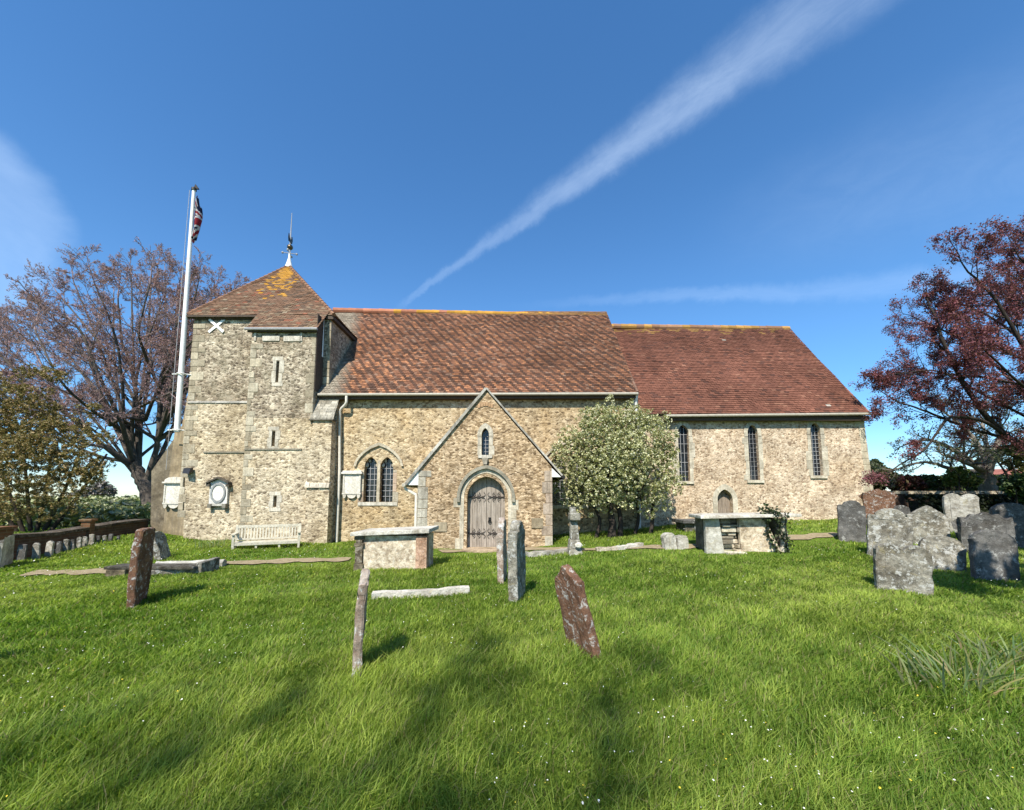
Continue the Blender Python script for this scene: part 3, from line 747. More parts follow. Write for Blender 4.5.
mb = MB(); mb.add([(NXR-.2, 2*YR-YCE, czel), (cex1, 2*YR-YCE, cze), (xat(788, 330.5, YR), YR, crr), (NXR-.2, YR, crl)], [(0, 1, 2, 3)], (.2, .1, .065)); part(mb, 'chancel_roof', M['tile'])
ridge(NXR-.2, xat(788, 330.5, YR), crl, crr, lambda u: tuple((Vector((.40, .23, .07)) if random.random() < .6 else Vector((.30, .17, .10)))*random.uniform(.7, 1.1)))
gutter(xat(664, 414, YCE), cex1, YCE-.05, czel-.06, cze-.06, M['gutter'])
mb = MB(); mb.box(NXR, CXR+.02, YCE+.04, YC+.03, czel-.2, czel-.035); part(mb, 'eaves_board', M['timber_and_shade'])  # its dark colour stands for the shadow below the chancel eaves
mb = MB(); a = Vector((cex1, YCE, cze)); b = Vector((xat(788, 330.5, YR), YR, crr))
for i in range(30):
    p, q = a.lerp(b, i/30), a.lerp(b, (i+1.05)/30); k = random.uniform(.7, 1.1)
    mb.tube([p, q], [.05, .042], 6, (.22*k, .10*k, .07*k))
part(mb, 'verge_tiles', M['tile'])
mb = MB(); mb.hexa([(cex1-.06, YCE+.1, cze-.12), (cex1-.02, YCE+.1, cze-.12), (b.x+.0, YR, crr-.14), (b.x-.04, YR, crr-.14), (cex1-.06, YCE+.1, cze-.03), (cex1-.02, YCE+.1, cze-.03), (b.x+.0, YR, crr-.03), (b.x-.04, YR, crr-.03)]); part(mb, 'eaves_board', M['timber_and_shade'])

# --- porch
pxl, pxr = xat(418, 500, YPO), xat(552, 500, YPO); pcx = xat(485.3, 480, YPO)
pza = zat(485, 389, YPO); pzl = zat(418, 467, YPO); pzr = zat(552, 467, YPO)
dcx = xat(486, 500, YPO); dhw = (xat(505, 510, YPO)-xat(467, 510, YPO))/2; dza = zat(486, 476.5, YPO); dz0 = gz(dcx, YPO)+.0
dzs = dza-dhw*1.12
pl = lancet(482, 488.8, 429, 454)
lx = xat(485.3, 440, YPO); lhw = .105; lz0, lz1 = zat(485, 455, YPO), zat(485, 428, YPO)
dh = arch(dcx, dhw, -.3, dzs, dza); lh = arch(lx, lhw, lz0, lz1-.2, lz1)
mb = MB()
wall_face(mb, [(pxl, -.35), (pxr, -.35), (pxr, pzr), (pcx, pza-.02), (pxl, pzl)], [dh, lh], lambda x, z, d: Vector((x, YPO+d, z)), .3)
mb.add([(pxr, YPO, -.3), (pxr, YN, -.3), (pxr, YN, pzr), (pxr, YPO, pzr)], [(0, 1, 2, 3)])
mb.add([(pxl, YPO, -.3), (pxl, YN, -.3), (pxl, YN, pzl), (pxl, YPO, pzl)], [(3, 2, 1, 0)])
part(mb, 'porch_wall', M['porch'])
mb = MB(); quoins(mb, pxl, YPO, gz(pxl, YPO)-.1, pzl-.1, 1, long=.34, short=.27, cols=((.95, .92, .86), (1.05, 1.02, .95), (.82, .8, .74)), proud=.01); part(mb, 'quoins', M['grey_ash'], bevel=.008)
mb = MB(); quoins(mb, pxr, YPO, gz(pxr, YPO)-.1, pzr-.1, -1, long=.27, short=.2, cols=((1.05, .86, .75), (1.05, .98, .88), (.95, .8, .7)), proud=.01); part(mb, 'quoins', M['grey_ash'], bevel=.008)
# verges, roof slopes
exl = xat(405.5, 484, YPO); exr = xat(562, 476, YPO); ezl = zat(405.5, 484, YPO); ezr = zat(562, 476, YPO)
def pcol(p, R):
    k = R.random(); base = Vector((.25, .13, .085)).lerp(Vector((.36, .19, .12)), k)
    return tuple((Vector((.14, .10, .07)) if R.random() < .25 else base)*R.uniform(.8, 1.1))
tiled('porch_roof', church, (exl, YN+.6, ezl), (exl, YPO-.04, ezl), (pcx, YN+.6, pza), (pcx, YPO-.04, pza), pcol)
tiled('porch_roof', church, (exr, YPO-.04, ezr), (exr, YN+.6, ezr), (pcx, YPO-.04, pza), (pcx, YN+.6, pza), pcol)
def verge(a, b, w, th, mat, y0, y1, n):
    mb = MB(); a = Vector(a); b = Vector(b); d = (b-a); nr = Vector((-d.z, 0, d.x)).normalized()
    if nr.z < 0: nr = -nr
    for i in range(n):
        p, q = a.lerp(b, i/n), a.lerp(b, (i+.985)/n); k = random.uniform(.8, 1.1)
        mb.hexa([p-nr*w+Vector((0, y0, 0)), q-nr*w+Vector((0, y0, 0)), q-nr*w+Vector((0, y1, 0)), p-nr*w+Vector((0, y1, 0)), p+nr*th+Vector((0, y0, 0)), q+nr*th+Vector((0, y0, 0)), q+nr*th+Vector((0, y1, 0)), p+nr*th+Vector((0, y1, 0))], (k, k, k))
    return part(mb, 'porch_verge', mat)
verge((exl, YPO, ezl), (pcx, YPO, pza+.02), .05, .03, M['grey_ash'], -.07, -.012, 9)
verge((exr, YPO, ezr), (pcx, YPO, pza+.02), .012, .035, M['grey_ash'], -.06, -.012, 9)
mb = MB(); mb.prism([(exl+.03, YPO-.02, ezl-.03), (pxl-.0, YPO-.02, ezl-.03), (pxl-.0, YPO-.02, pzl-.03)], (0, .3, 0)); part(mb, 'eaves_block', M['white'])
mb = MB(); mb.prism([(pxr, YPO-.02, ezr-.03), (exr-.03, YPO-.02, ezr-.03), (pxr, YPO-.02, pzr-.03)], (0, .3, 0)); part(mb, 'eaves_block', M['white'])
mb = MB(); mb.tube([(exl-.03, YPO-.1, ezl-.03), (exl-.03, YN, ezl-.03)], .055, 8); part(mb, 'gutter', M['gutter'])
mb = MB(); mb.tube([(exr+.03, YPO-.1, ezr-.03), (exr+.03, YN, ezr-.03)], .055, 8); part(mb, 'gutter', M['iron'])
mb = MB(); y = YPO+.08
mb.tube([(exl-.03, y, ezl-.05), (exl-.02, y, ezl-.14), (pxl-.09, y, ezl-.30), (pxl-.07, y, ezl-.4), (pxl-.07, y, -.1)], .045, 8); part(mb, 'downpipe', M['pipe'], smooth=True)
# doorway
mb = MB(); ai = arch(dcx, dhw+.002, dz0-.1, dzs, dza+.003); ao = arch(dcx, dhw+.19, dz0-.1, dzs, dza+.22)
mid = arch(dcx, dhw+.09, dz0-.1, dzs, dza+.11)
band(mb, ai, mid, YPO+.04, YPO+.2, (.9, .87, .8)); band(mb, mid, ao, YPO-.015, YPO+.15, (1, .97, .9))
for s in (-1, 1):
    z = dz0
    while z < dzs-.1:
        h = random.uniform(.22, .36); k = random.uniform(.85, 1.05); w = random.choice((.02, .14, .2))
        mb.box(dcx+s*(dhw+.19), dcx+s*(dhw+.19+w), YPO-.01, YPO+.1, z+.004, min(z+h, dzs)-.004, (k, k*.96, k*.88)); z += h
sur = part(mb, 'door_surround', M['cream'])
mb = MB(); hi = arch(dcx, dhw+.20, dzs-.12, dzs, dza+.23); ho = arch(dcx, dhw+.29, dzs-.12, dzs, dza+.33)
band(mb, hi, ho, YPO-.09, YPO+.02, (.75, .72, .64)); part(mb, 'hood_mould', M['grey_ash'], sur)
for s, nm in ((-1, 'door'), (1, 'door')):
    mb = MB(); n = 4
    for i in range(n):
        a = dcx+s*(.006+(dhw-.002)*i/n); b = dcx+s*((dhw-.002)*(i+1)/n-.002)
        pts = []
        x0, x1 = min(a, b), max(a, b)
        def topz(x):
            n2 = len(dh); ys = []
            for q in range(n2):
                u, v = dh[q], dh[(q+1) % n2]
                if (u[0]-x)*(v[0]-x) <= 0 and abs(u[0]-v[0]) > 1e-6: ys.append(u[1]+(v[1]-u[1])*(x-u[0])/(v[0]-u[0]))
            return max(ys) if ys else dzs
        k = random.uniform(.92, 1.08); off = random.uniform(0, .008)
        mb.prism([(x0, YPO+.24+off, dz0-.02), (x1, YPO+.24+off, dz0-.02), (x1, YPO+.24+off, topz(x1-.001)), ((x0+x1)/2, YPO+.24+off, topz((x0+x1)/2)), (x0, YPO+.24+off, topz(x0+.001))], (0, .045, 0), (k, k, k))
    leaf = part(mb, 'door', M['door'])
    for zc in (zat(486, 497, YPO), zat(486, 534, YPO)):
        h = MB(); y = YPO+.225
        x0 = dcx+s*(dhw-.03); x1 = dcx+s*.10
        h.tube([(x0, y, zc), ((x0+x1)/2, y, zc), (x1, y, zc)], [.015, .012, .009], 6)
        for f in (.15, .5, .85):
            bx = x0+(x1-x0)*f
            for up in (-1, 1):
                arc = [(bx-s*.02+s*-.11*math.sin(t*2.6), y, zc+up*(.015+.13*(1-math.cos(t*2.2))*.62)) for t in [i/8 for i in range(9)]]
                h.tube(arc, [.010-.0006*i for i in range(9)], 5)
                arc = [(bx+s*.02+s*.075*math.sin(t*2.9), y, zc+up*(.015+.10*(1-math.cos(t*2.2))*.55)) for t in [i/8 for i in range(9)]]
                h.tube(arc, [.009-.0005*i for i in range(9)], 5)
        part(h, 'hinge', M['hinge'], leaf)
    if s > 0:
        h = MB(); hx = dcx+.1; hz = zat(486, 522, YPO)
        ring = [(hx+.045*math.cos(a), YPO+.215, hz+.045*math.sin(a)) for a in [i*math.pi/6 for i in range(13)]]
        h.tube(ring, .011, 6); h.box(hx-.04, hx+.04, YPO+.222, YPO+.24, hz-.01, hz+.12); part(h, 'handle', M['iron'], leaf)
mb = MB(); mb.box(dcx-dhw, dcx+dhw, YPO+.30, YPO+.34, -.2, dza+.02); part(mb, 'door_backing', M['timber_and_shade'])
mb = MB(); mb.box(dcx-dhw-.12, dcx+dhw+.15, YPO-.42, YPO+.28, -.2, dz0+.03, (1, .8, .62)); part(mb, 'door_step', M['grey_ash'], bevel=.012)
# porch lancet
mb = MB(); z = lz0
ai = arch(lx, lhw+.002, lz1-.26, lz1-.2, lz1+.003); ao = arch(lx, lhw+.13, lz1-.26, lz1-.2, lz1+.15); band(mb, ai, ao, YPO-.012, YPO+.12, (1, .97, .92))
while z < lz1-.27:
    h = min(random.uniform(.17, .3), lz1-.26-z)
    if h < .03: break
    for s in (-1, 1):
        k = random.uniform(.85, 1.12); w = random.choice((.12, .16, .23)); mb.box(lx+s*(lhw+.002), lx+s*(lhw+w), YPO-.012, YPO+.12, z+.004, z+h-.004, (k, k*.97, k*.92))
    z += h
s = part(mb, 'window', M['cream'])
mb = MB(); mb.box(lx-lhw-.1, lx+lhw+.1, YPO-.03, YPO+.28, lz0-.09, lz0-.003); part(mb, 'sill', M['cream'], s)
mb = MB(); mb.prism([(lx-.09, YPO-.1, lz0-.1), (lx-.05, YPO-.1, lz0-.28), (lx+.05, YPO-.1, lz0-.28), (lx+.09, YPO-.1, lz0-.1)], (0, .14, 0), (.8, .76, .7)); part(mb, 'corbel', M['grey_ash'], s)
mb = MB(); mb.prism([(x, YPO+.2, z) for x, z in lh], (0, .03, 0)); part(mb, 'pane', M['glass'], s)
mb = MB(); bars(mb, lh, YPO+.17, 2, 7, .012); part(mb, 'glazing_bars', M['lead'], s)
for (a, b, c, d) in ((434, 447, 522, 531.5), (531.5, 543, 518, 528)):
    mb = MB(); mb.box(xat(a, d, YPO), xat(b, d, YPO), YPO-.025, YPO+.05, zat(a, d, YPO), zat(a, c, YPO), (.8, .7, .55)); part(mb, 'stone_plaque', M['grey_ash'], bevel=.006)
mb = MB()
for k in range(6):
    a = 478+k*2.6; mb.box(xat(a, 403, YPO), xat(a+2.3, 403, YPO), YPO-.02, YPO+.03, zat(485, 408-2*math.sin(k/5*math.pi), YPO), zat(485, 404-2*math.sin(k/5*math.pi), YPO), (.9, .62, .42))
part(mb, 'relieving_arch', M['cream'])
# ---------------------------------------------------------------- memorial tablets on the walls
def tablet(px0, px1, pt, pb, Y, label, style):
    x0, x1 = xat(px0, (pt+pb)/2, Y), xat(px1, (pt+pb)/2, Y); z0, z1 = zat(px0, pb, Y), zat(px0, pt, Y)
    cx, w, h = (x0+x1)/2, x1-x0, z1-z0
    root = empty('memorial_tablet', (cx, Y, z0), label, 'wall memorial', 'memorial tablets on the church walls')
    if style == 'oval':
        mb = MB(); mb.prism([(x0+.03, Y-.09, z0+.12), (x1-.03, Y-.09, z0+.12), (x1-.03, Y-.09, z1-.17), (cx, Y-.09, z1-.03), (x0+.03, Y-.09, z1-.17)], (0, .12, 0)); mb.build('panel', M['marble'], root)
        mb = MB(); oz = z0+.12+(h-.3)*.52; a, b = w*.385, (h-.26)*.47
        n = 28
        for i in range(n):
            t, u = 2*math.pi*i/n, 2*math.pi*(i+1)/n
            mb.hexa([(cx+k*a*math.cos(q), yy, oz+k*b*math.sin(q)) for yy in (Y-.125, Y-.088) for k, q in ((.78, t), (.78, u), (1, u), (1, t))], (.42, .45, .48))
        mb.build('oval_border', M['marble'], root)
        mb = MB(); mb.prism([(cx+.78*a*math.cos(2*math.pi*i/n), Y-.10, oz+.78*b*math.sin(2*math.pi*i/n)) for i in range(n)], (0, .012, 0), (1.15, 1.13, 1.1)); mb.build('oval_panel', M['marble'], root)
        mb = MB()
        for s in (-1, 1):
            mb.hexa([(cx+s*(w/2+.05), Y-.2, z1-.2), (cx, Y-.2, z1-.02), (cx, Y+.03, z1-.02), (cx+s*(w/2+.05), Y+.03, z1-.2), (cx+s*(w/2+.05), Y-.2, z1-.15), (cx, Y-.2, z1+.035), (cx, Y+.03, z1+.035), (cx+s*(w/2+.05), Y+.03, z1-.15)], (.22, .2, .18))
            mb.box(cx+s*(w/2-.06), cx+s*(w/2+.06), Y-.16, Y-.0, z1-.30, z1-.2, (.22, .2, .18))
        mb.build('hood', M['grey_ash'], root)
        mb = MB(); mb.box(x0+.06, x1-.06, Y-.12, Y+.02, z0+.04, z0+.118)
        for s in (-1, 1): mb.box(cx+s*w*.28, cx+s*w*.46, Y-.15, Y+.02, z0-.03, z0+.117, (.5, .48, .44))
        mb.build('bracket', M['grey_ash'], root)
    else:
        mb = MB(); mb.box(x0+.04, x1-.04, Y-.08, Y+.05, z0+h*.2, z1-h*.20, (1, .98, .92)); mb.build('panel', M['marble'], root)
        mb = MB()
        for s in (-1, 1): mb.box(cx+s*(w/2-.05), cx+s*(w/2), Y-.10, Y+.05, z0+h*.2, z1-h*.2, (.9, .88, .82))
        mb.box(x0-.02, x1+.02, Y-.10, Y+.05, z0+h*.15, z0+h*.199, (.9, .88, .82)); mb.build('moulded_frame', M['marble'], root)
        mb = MB()
        if style == 'pediment':
            mb.box(x0-.04, x1+.04, Y-.16, Y+.05, z1-h*.199, z1-h*.15, (.85, .82, .76))
            mb.prism([(cx+(w/2+.0)*math.cos(math.pi*i/10), Y-.12, z1-h*.149+h*.15*math.sin(math.pi*i/10)**.8) for i in range(11)], (0, .15, 0), (.95, .9, .82))
        else:
            mb.box(x0-.05, x1+.05, Y-.15, Y+.05, z1-h*.199, z1-h*.14, (1, .98, .94)); mb.box(x0-.02, x1+.02, Y-.11, Y+.05, z1-h*.139, z1-h*.09, (1, .98, .94))
        mb.build('cornice', M['marble'], root)
        mb = MB()
        mb.prism([(cx-w*.26*math.cos(math.pi*i/8), Y-.08, z0+h*.149-h*.13*math.sin(math.pi*i/8)) for i in range(9)], (0, .1, 0), (.9, .87, .8))
        for s in (-1, 1): mb.prism([(cx+s*w*.40+w*.1*math.cos(math.pi*(1+i/6)), Y-.09, z0+h*.149+h*.13*math.sin(math.pi*(1+i/6))) for i in range(7)], (0, .1, 0), (.8, .77, .7))
        mb.build('apron', M['marble'], root)
tablet(166, 186, 477, 509, YT+.24, 'stone wall memorial with arched top on the brown rendered west buttress', 'pediment')
tablet(210.5, 230, 478, 507, YT-.1, 'white wall memorial with grey oval border under a small dark hood', 'oval')
tablet(344, 361.5, 468, 499, YN, 'plain rectangular wall memorial between downpipe and two-light nave window', 'flat')

# ---------------------------------------------------------------- flagpole and flag
Yp = YT-.12
pb = at(177, 432, Yp); pt = at(193.5, 190, Yp); pt = Vector((pb.x-.09, Yp, pt.z))
pole = empty('flagpole', pb, 'tall white flagpole fixed to the west corner of the tower', 'flagpole')
mb = MB(); mb.tube([pb, pb.lerp(pt, .5), pt], [.09, .076, .055], 14); mb.build('pole', M['white'], pole, smooth=True)
mb = MB(); mb.tube([pt+Vector((0, 0, -.02)), pt+Vector((0, 0, .07))], [.085, .08], 10); mb.prism([pt+Vector(v) for v in ((-.03, 0, .07), (.16, 0, .05), (.13, 0, .11), (.03, 0, .24))], (0, .06, 0)); mb.build('finial', M['iron'], pole)
for py in (374, 430):
    mb = MB(); z = zat(180, py, Yp); x = pb.x
    mb.tube([(x+.09, Yp, z), (TXL+.12, YT+.05, z)], .022, 6); mb.tube([(x-.35, Yp+.02, z), (x-.1, Yp, z)], .02, 6)
    mb.tube([(x+.135*math.cos(a), Yp+.135*math.sin(a), z) for a in [i*math.pi/6 for i in range(13)]], .02, 6); mb.build('bracket', M['white'], pole)
mb = MB(); mb.tube([pt+Vector((-.11, -.06, -.05)), (pb.x-.19, Yp-.1, zat(170, 470, Yp))], .008, 4); mb.build('halyard', M['lead'], pole)
# flag: limp union flag, gathered folds; its design is mapped from flag-space onto the hanging cloth
FW, FH = 2.1, 1.5
def flagcol(u, v):
    x, y = (u-.5)*2, (v-.5); red, wht, blue = (.17, .014, .02), (.38, .37, .36), (.008, .010, .03)
    if abs(y) < .10 or abs(x) < .10: return red
    if abs(y) < .167 or abs(x) < .167: return wht
    d = abs(y) - abs(x)*.5
    if abs(d) < .045: return red
    if abs(d) < .115: return wht
    return blue
nu, nv = 60, 36; V = []; 
ztop = pt.z-.16
for i in range(nu+1):
    u = i/nu
    for j in range(nv+1):
        v = j/nv
        # the hoist runs down the pole, the fly collapses beside it
        x = .10+.34*(1-math.exp(-u*2.2))*(.55+.45*math.sin(math.pi*min(1, v*.9+.1)))*(.75+.25*math.sin(u*17+v*3))
        x -= .14*u*(1-v)
        yy = .10*math.sin(u*19+v*2.5)*(.25+u)+.05*math.sin(u*8-v*4)
        z = -FH*(1-v)-u*.72*(.55+.45*v)-.04*math.sin(u*13)
        V.append((pb.x-.07+x, Yp+yy, ztop+z))
fs = []; cs = []
for i in range(nu):
    for j in range(nv):
        a = i*(nv+1)+j; fs.append((a, a+nv+1, a+nv+2, a+1)); cs.append(flagcol((i+.5)/nu, (j+.5)/nv))
t = NT('flag_cloth'); t.pbr(t.attr(), .8, spec=.1); M['flag'] = t.m
fl = np_mesh('flag', np.array(V)-np.array([pb.x, Yp, ztop]), np.array(fs), np.array(cs), M['flag'], None, True)
fl.location = (pb.x, Yp, ztop); tag(fl, 'union flag hanging limp from the top of the white flagpole', 'flag')

# ---------------------------------------------------------------- garden bench
b0 = gp(231, 550.5); b1 = gp(299.5, 548)
bd = Vector((b1.x-b0.x, b1.y-b0.y, 0)); BL = bd.length; bd.normalize(); bn = Vector((-bd.y, bd.x, 0))
bz = (b0.z+b1.z)/2-.20
bench = empty('garden_bench', (b0+b1)/2, 'long pale weathered slatted garden bench against the tower wall', 'bench')
def bp(a, d, z): return b0.xy.to_3d()+bd*a+bn*d+Vector((0, 0, bz+z))
def bbox(mb, a0, a1, d0, d1, z0, z1, tilt=0, k=None):
    k = k or random.uniform(.82, 1.08)
    mb.hexa([bp(a0, d0, z0), bp(a1, d0, z0), bp(a1, d1, z0), bp(a0, d1, z0), bp(a0, d0+tilt, z1), bp(a1, d0+tilt, z1), bp(a1, d1+tilt, z1), bp(a0, d1+tilt, z1)], (k, k*.98, k*.93))
mb = MB()
for i in range(6): bbox(mb, .03, BL-.03, .03+i*.08, .095+i*.08, .385, .41)
bbox(mb, .05, BL-.05, .0, .03, .33, .405)
mb.build('seat', M['bench'], bench)
mb = MB(); bbox(mb, .04, BL-.04, .56, .60, .79, .87, 0); bbox(mb, .04, BL-.04, .52, .555, .44, .49, 0)
n = 21
for i in range(n):
    a = .08+(BL-.16)*i/(n-1); bbox(mb, a-.019, a+.019, .525, .545, .49, .80, .045)
mb.build('backrest', M['bench'], bench)
for a in (.0, BL-.06, ):
    mb = MB(); bbox(mb, a, a+.06, -.01, .05, -.1, .63); mb.build('leg', M['bench'], bench)
    mb = MB(); bbox(mb, a, a+.06, .50, .56, -.1, .88, .06); mb.build('leg', M['bench'], bench)
    mb = MB(); bbox(mb, a-.01, a+.07, -.05, .56, .63, .66); mb.build('armrest', M['bench'], bench)
for f in (.33, .67):
    mb = MB(); bbox(mb, BL*f, BL*f+.05, .02, .07, -.1, .38); mb.build('leg', M['bench'], bench)
mb = MB(); bbox(mb, .03, BL-.03, .5, .53, .30, .37); bbox(mb, .0, .06, .05, .5, .28, .35); bbox(mb, BL-.06, BL, .05, .5, .28, .35); mb.build('rail', M['bench'], bench)

# ---------------------------------------------------------------- gravestones
def profile(style, w, h, R):
    hw = w/2; P = []
    if style == 'round':
        P = [(-hw, 0), (hw, 0)]+[(hw*math.cos(math.pi*i/16), h-.32*w+.32*w*math.sin(math.pi*i/16)) for i in range(17)]
    elif style == 'shoulder':
        s = .16*w; zt = h-.28*w
        P = [(-hw, 0), (hw, 0), (hw, zt), (hw-s*.25, zt+.05*w), (hw-s, zt+.05*w)]
        P += [((hw-s)*math.cos(math.pi*i/14), zt+.05*w+.22*w*math.sin(math.pi*i/14)) for i in range(1, 14)]
        P += [(-hw+s, zt+.05*w), (-hw+s*.25, zt+.05*w), (-hw, zt)]
    elif style == 'double':
        zt = h-.16*w
        P = [(-hw, 0), (hw, 0)]+[(hw*math.cos(math.pi*i/24), zt+.16*w*abs(math.sin(2*math.pi*(i/24)))**.6*(1 if i not in (12,) else 0)-.02*w*(abs(i-12) < 2)) for i in range(25)]
        P = P[:2]+[(hw-w*i/24, zt+.15*w*abs(math.sin(2*math.pi*i/24))**.7) for i in range(25)]
    elif style == 'wavy':
        zt = h-.2*w
        P = [(-hw, 0), (hw, 0)]+[(hw-w*i/24, zt+.2*w*(.35+.65*math.cos((i/12-1)*math.pi*.5)**2*1.0)*(1 if 3 < i < 21 else .75)+.03*w*math.cos((i/12-1)*math.pi*4)) for i in range(25)]
    elif style == 'flat':
        P = [(-hw, 0), (hw, 0), (hw, h-.07*w), (hw-.06*w, h-.02*w), (0, h), (-hw+.06*w, h-.02*w), (-hw, h-.07*w)]
    elif style == 'ogee':
        zt = h-.34*w
        P = [(-hw, 0), (hw, 0), (hw, zt)]+[((1-f)*hw, zt+.34*w*(f**1.7*.55+.45*math.sin(f*math.pi/2))) for f in [i/10 for i in range(1, 11)]]
        P += [(-x, z) for x, z in reversed(P[3:-1])]+[(-hw, zt)]
    # subdivide and erode
    Q = []
    for i, p in enumerate(P):
        q = P[(i+1) % len(P)]; L = math.hypot(q[0]-p[0], q[1]-p[1]); n = max(1, int(L/.09))
        for k in range(n): Q.append((p[0]+(q[0]-p[0])*k/n, p[1]+(q[1]-p[1])*k/n))
    return [(x+R.uniform(-.008, .008), z+(R.uniform(-.009, .009) if z > .05 else 0)) for x, z in Q]
GN = [0]
def stone_mesh(style, w, h, th, R, taper=0):
    P = profile(style, w, h+.25, R); n = len(P)
    bm = bmesh.new()
    def ring(y, k): return [bm.verts.new((x*k, y, z-.25 if z < .01 else (z-.25)-(1-k)*.35*(z > .4))) for x, z in P]
    rg = [ring(-th/2, .955), ring(-th/2+.014, .992), ring(th/2-.014, .992), ring(th/2, .955)]
    for a, b in zip(rg, rg[1:]):
        for i in range(n): bm.faces.new((a[i], a[(i+1) % n], b[(i+1) % n], b[i]))
    f0 = bm.faces.new(rg[0][::-1]); f1 = bm.faces.new(rg[-1])
    # roughen the faces: inset grid by triangulating around inner points
    for f in (f0, f1):
        r = bmesh.ops.inset_region(bm, faces=[f], thickness=min(w, h)*.14)
        r = bmesh.ops.inset_region(bm, faces=[f], thickness=min(w, h)*.14)
    for v in bm.verts:
        v.co.y += R.uniform(-.006, .006)+.008*math.sin(v.co.x*9+v.co.z*6)
        v.co.x += .006*math.sin(v.co.z*13+R.random())
    bmesh.ops.recalc_face_normals(bm, faces=bm.faces)
    me = bpy.data.meshes.new('headstone'); bm.to_mesh(me); bm.free()
    a = me.attributes.new('col', 'FLOAT_COLOR', 'CORNER'); a.data.foreach_set('color', [1.0]*4*len(me.loops))
    return me
def headstone(p, w, h, th, style, mat, label, yaw=0, lean=0, fall=0, group=None, name='headstone', cat='gravestone'):
    """yaw: 0 = inscribed face towards the camera side; lean: sideways tilt (right +); fall: backwards tilt"""
    GN[0] += 1; R = random.Random(100+GN[0])
    me = stone_mesh(style, w, h, th, R); me.materials.append(M[mat])
    o = bpy.data.objects.new(name, me); COL.objects.link(o); o.location = p
    o.rotation_euler = (Matrix.Rotation(yaw, 4, 'Z') @ Matrix.Rotation(lean, 4, 'Y') @ Matrix.Rotation(-fall, 4, 'X')).to_euler()
    return tag(o, label, cat, group)
def hs_px(cx, base, w_px, top, th, style, mat, label, yaw=0, lean=0, fall=0, Y=None, **k):
    p = gp(cx, base); s = p.y/F; k_ = math.cos(yaw)-math.sin(yaw)*p.x/p.y
    return headstone(p, (w_px*s-th*.25)/k_, (base-top)*s, th, style, mat, label, yaw, lean, fall, **k)
G1 = 'scattered gravestones seen nearly edge-on'; G2 = 'cluster of old gravestones under the copper beech'; G3 = 'small gravestones standing along the boundary wall'
D = math.radians
# edge-on stones on the lawn: yaw turns the slab along the line of sight
def edge(cx, base, top, w, th, style, mat, label, extra, lean=0, fall=0):
    p = gp(cx, base); s = p.y/F; a = math.atan2(p.x, p.y)        # bearing of the stone
    q = Vector((math.sin(a), math.cos(a), 0))
    p2 = p+q*w*.5; p2.z = gz(p2.x, p2.y)
    return headstone(p2, w, (base-top)*s*.93, th, style, mat, label, D(90)-a+extra, 0, 0, G1), p2
o, _ = edge(356, 681, 572, .42, .07, 'shoulder', 'g_edge', 'narrow brown gravestone edge-on with pale left edge and long shadow, nearest on left', D(-2))
o.rotation_euler = (Matrix.Rotation(D(3.0), 4, 'Y') @ o.rotation_euler.to_matrix().to_4x4()).to_euler()
o, _ = edge(502, 584, 516, .50, .11, 'round', 'g_edge', 'brown edge-on gravestone with white lichen, left of the close pair before the door', D(-8))
o, _ = edge(517, 604, 518, .62, .14, 'shoulder', 'g_grey', 'grey edge-on gravestone, right and nearer of the close pair before the door', D(-13))
o, _ = edge(584, 662, 567, .46, .085, 'ogee', 'g_brown', 'leaning red-brown gravestone blotched white, nearest stone right of the door', D(36))
o.rotation_euler = (Matrix.Rotation(D(-12), 4, 'Y') @ o.rotation_euler.to_matrix().to_4x4()).to_euler()
o, _ = edge(136, 609, 528, .46, .09, 'flat', 'g_brown', 'tall dark brown gravestone with lit red edge, beside the ledger tombs', D(-20))
o.rotation_euler = (Matrix.Rotation(D(2), 4, 'Y') @ o.rotation_euler.to_matrix().to_4x4()).to_euler()
o, _ = edge(163, 561, 530, .50, .13, 'round', 'g_grey', 'leaning grey gravestone with pale edge near the west buttress', D(-24))
o.rotation_euler = (Matrix.Rotation(D(-20), 4, 'Y') @ o.rotation_euler.to_matrix().to_4x4()).to_euler()
hs_px(3, 567, 9, 544, .10, 'flat', 'g_pale', 'white gravestone at the brick pier of the boundary wall', D(-50), D(4), group=G3)
row = [(20, 561, 12, 545, 'g_dark', 'dark'), (35, 559, 9.5, 543.5, 'g_pale', 'pale'), (48, 556, 9, 541.5, 'g_pale', 'pale'), (58, 553, 7, 542, 'g_dark', 'dark'), (65.5, 550, 7, 539.5, 'g_grey', 'grey'), (72, 549.5, 5, 540, 'g_dark', 'dark'), (78, 547, 6, 537.5, 'g_grey', 'grey'), (84, 545.5, 6, 537, 'g_grey', 'grey'), (91, 543.5, 6.5, 534.5, 'g_pale', 'pale'), (98, 542, 5, 536, 'g_dark', 'dark'), (104, 541, 5, 535.5, 'g_grey', 'grey'), (110, 540, 5, 534, 'g_dark', 'dark'), (118, 539, 4, 536, 'g_dark', 'dark')]
nth = ['dark small gravestone nearest the pier, first in the row by the boundary wall', 'pale small gravestone, second from the pier along the boundary wall', 'pale small gravestone, third from the pier along the boundary wall', 'dark low gravestone, fourth from the pier along the boundary wall', 'grey round gravestone, fifth from the pier along the boundary wall', 'dark slim gravestone, sixth from the pier along the boundary wall', 'grey small gravestone, seventh from the pier along the boundary wall', 'grey small gravestone, eighth from the pier along the boundary wall', 'pale upright gravestone, ninth in the row, standing before the mid-wall pier', 'dark low gravestone, first beyond the mid-wall pier', 'grey low gravestone, second beyond the mid-wall pier', 'dark gravestone, third beyond the mid-wall pier', 'lowest dark gravestone at the far end of the wall row']
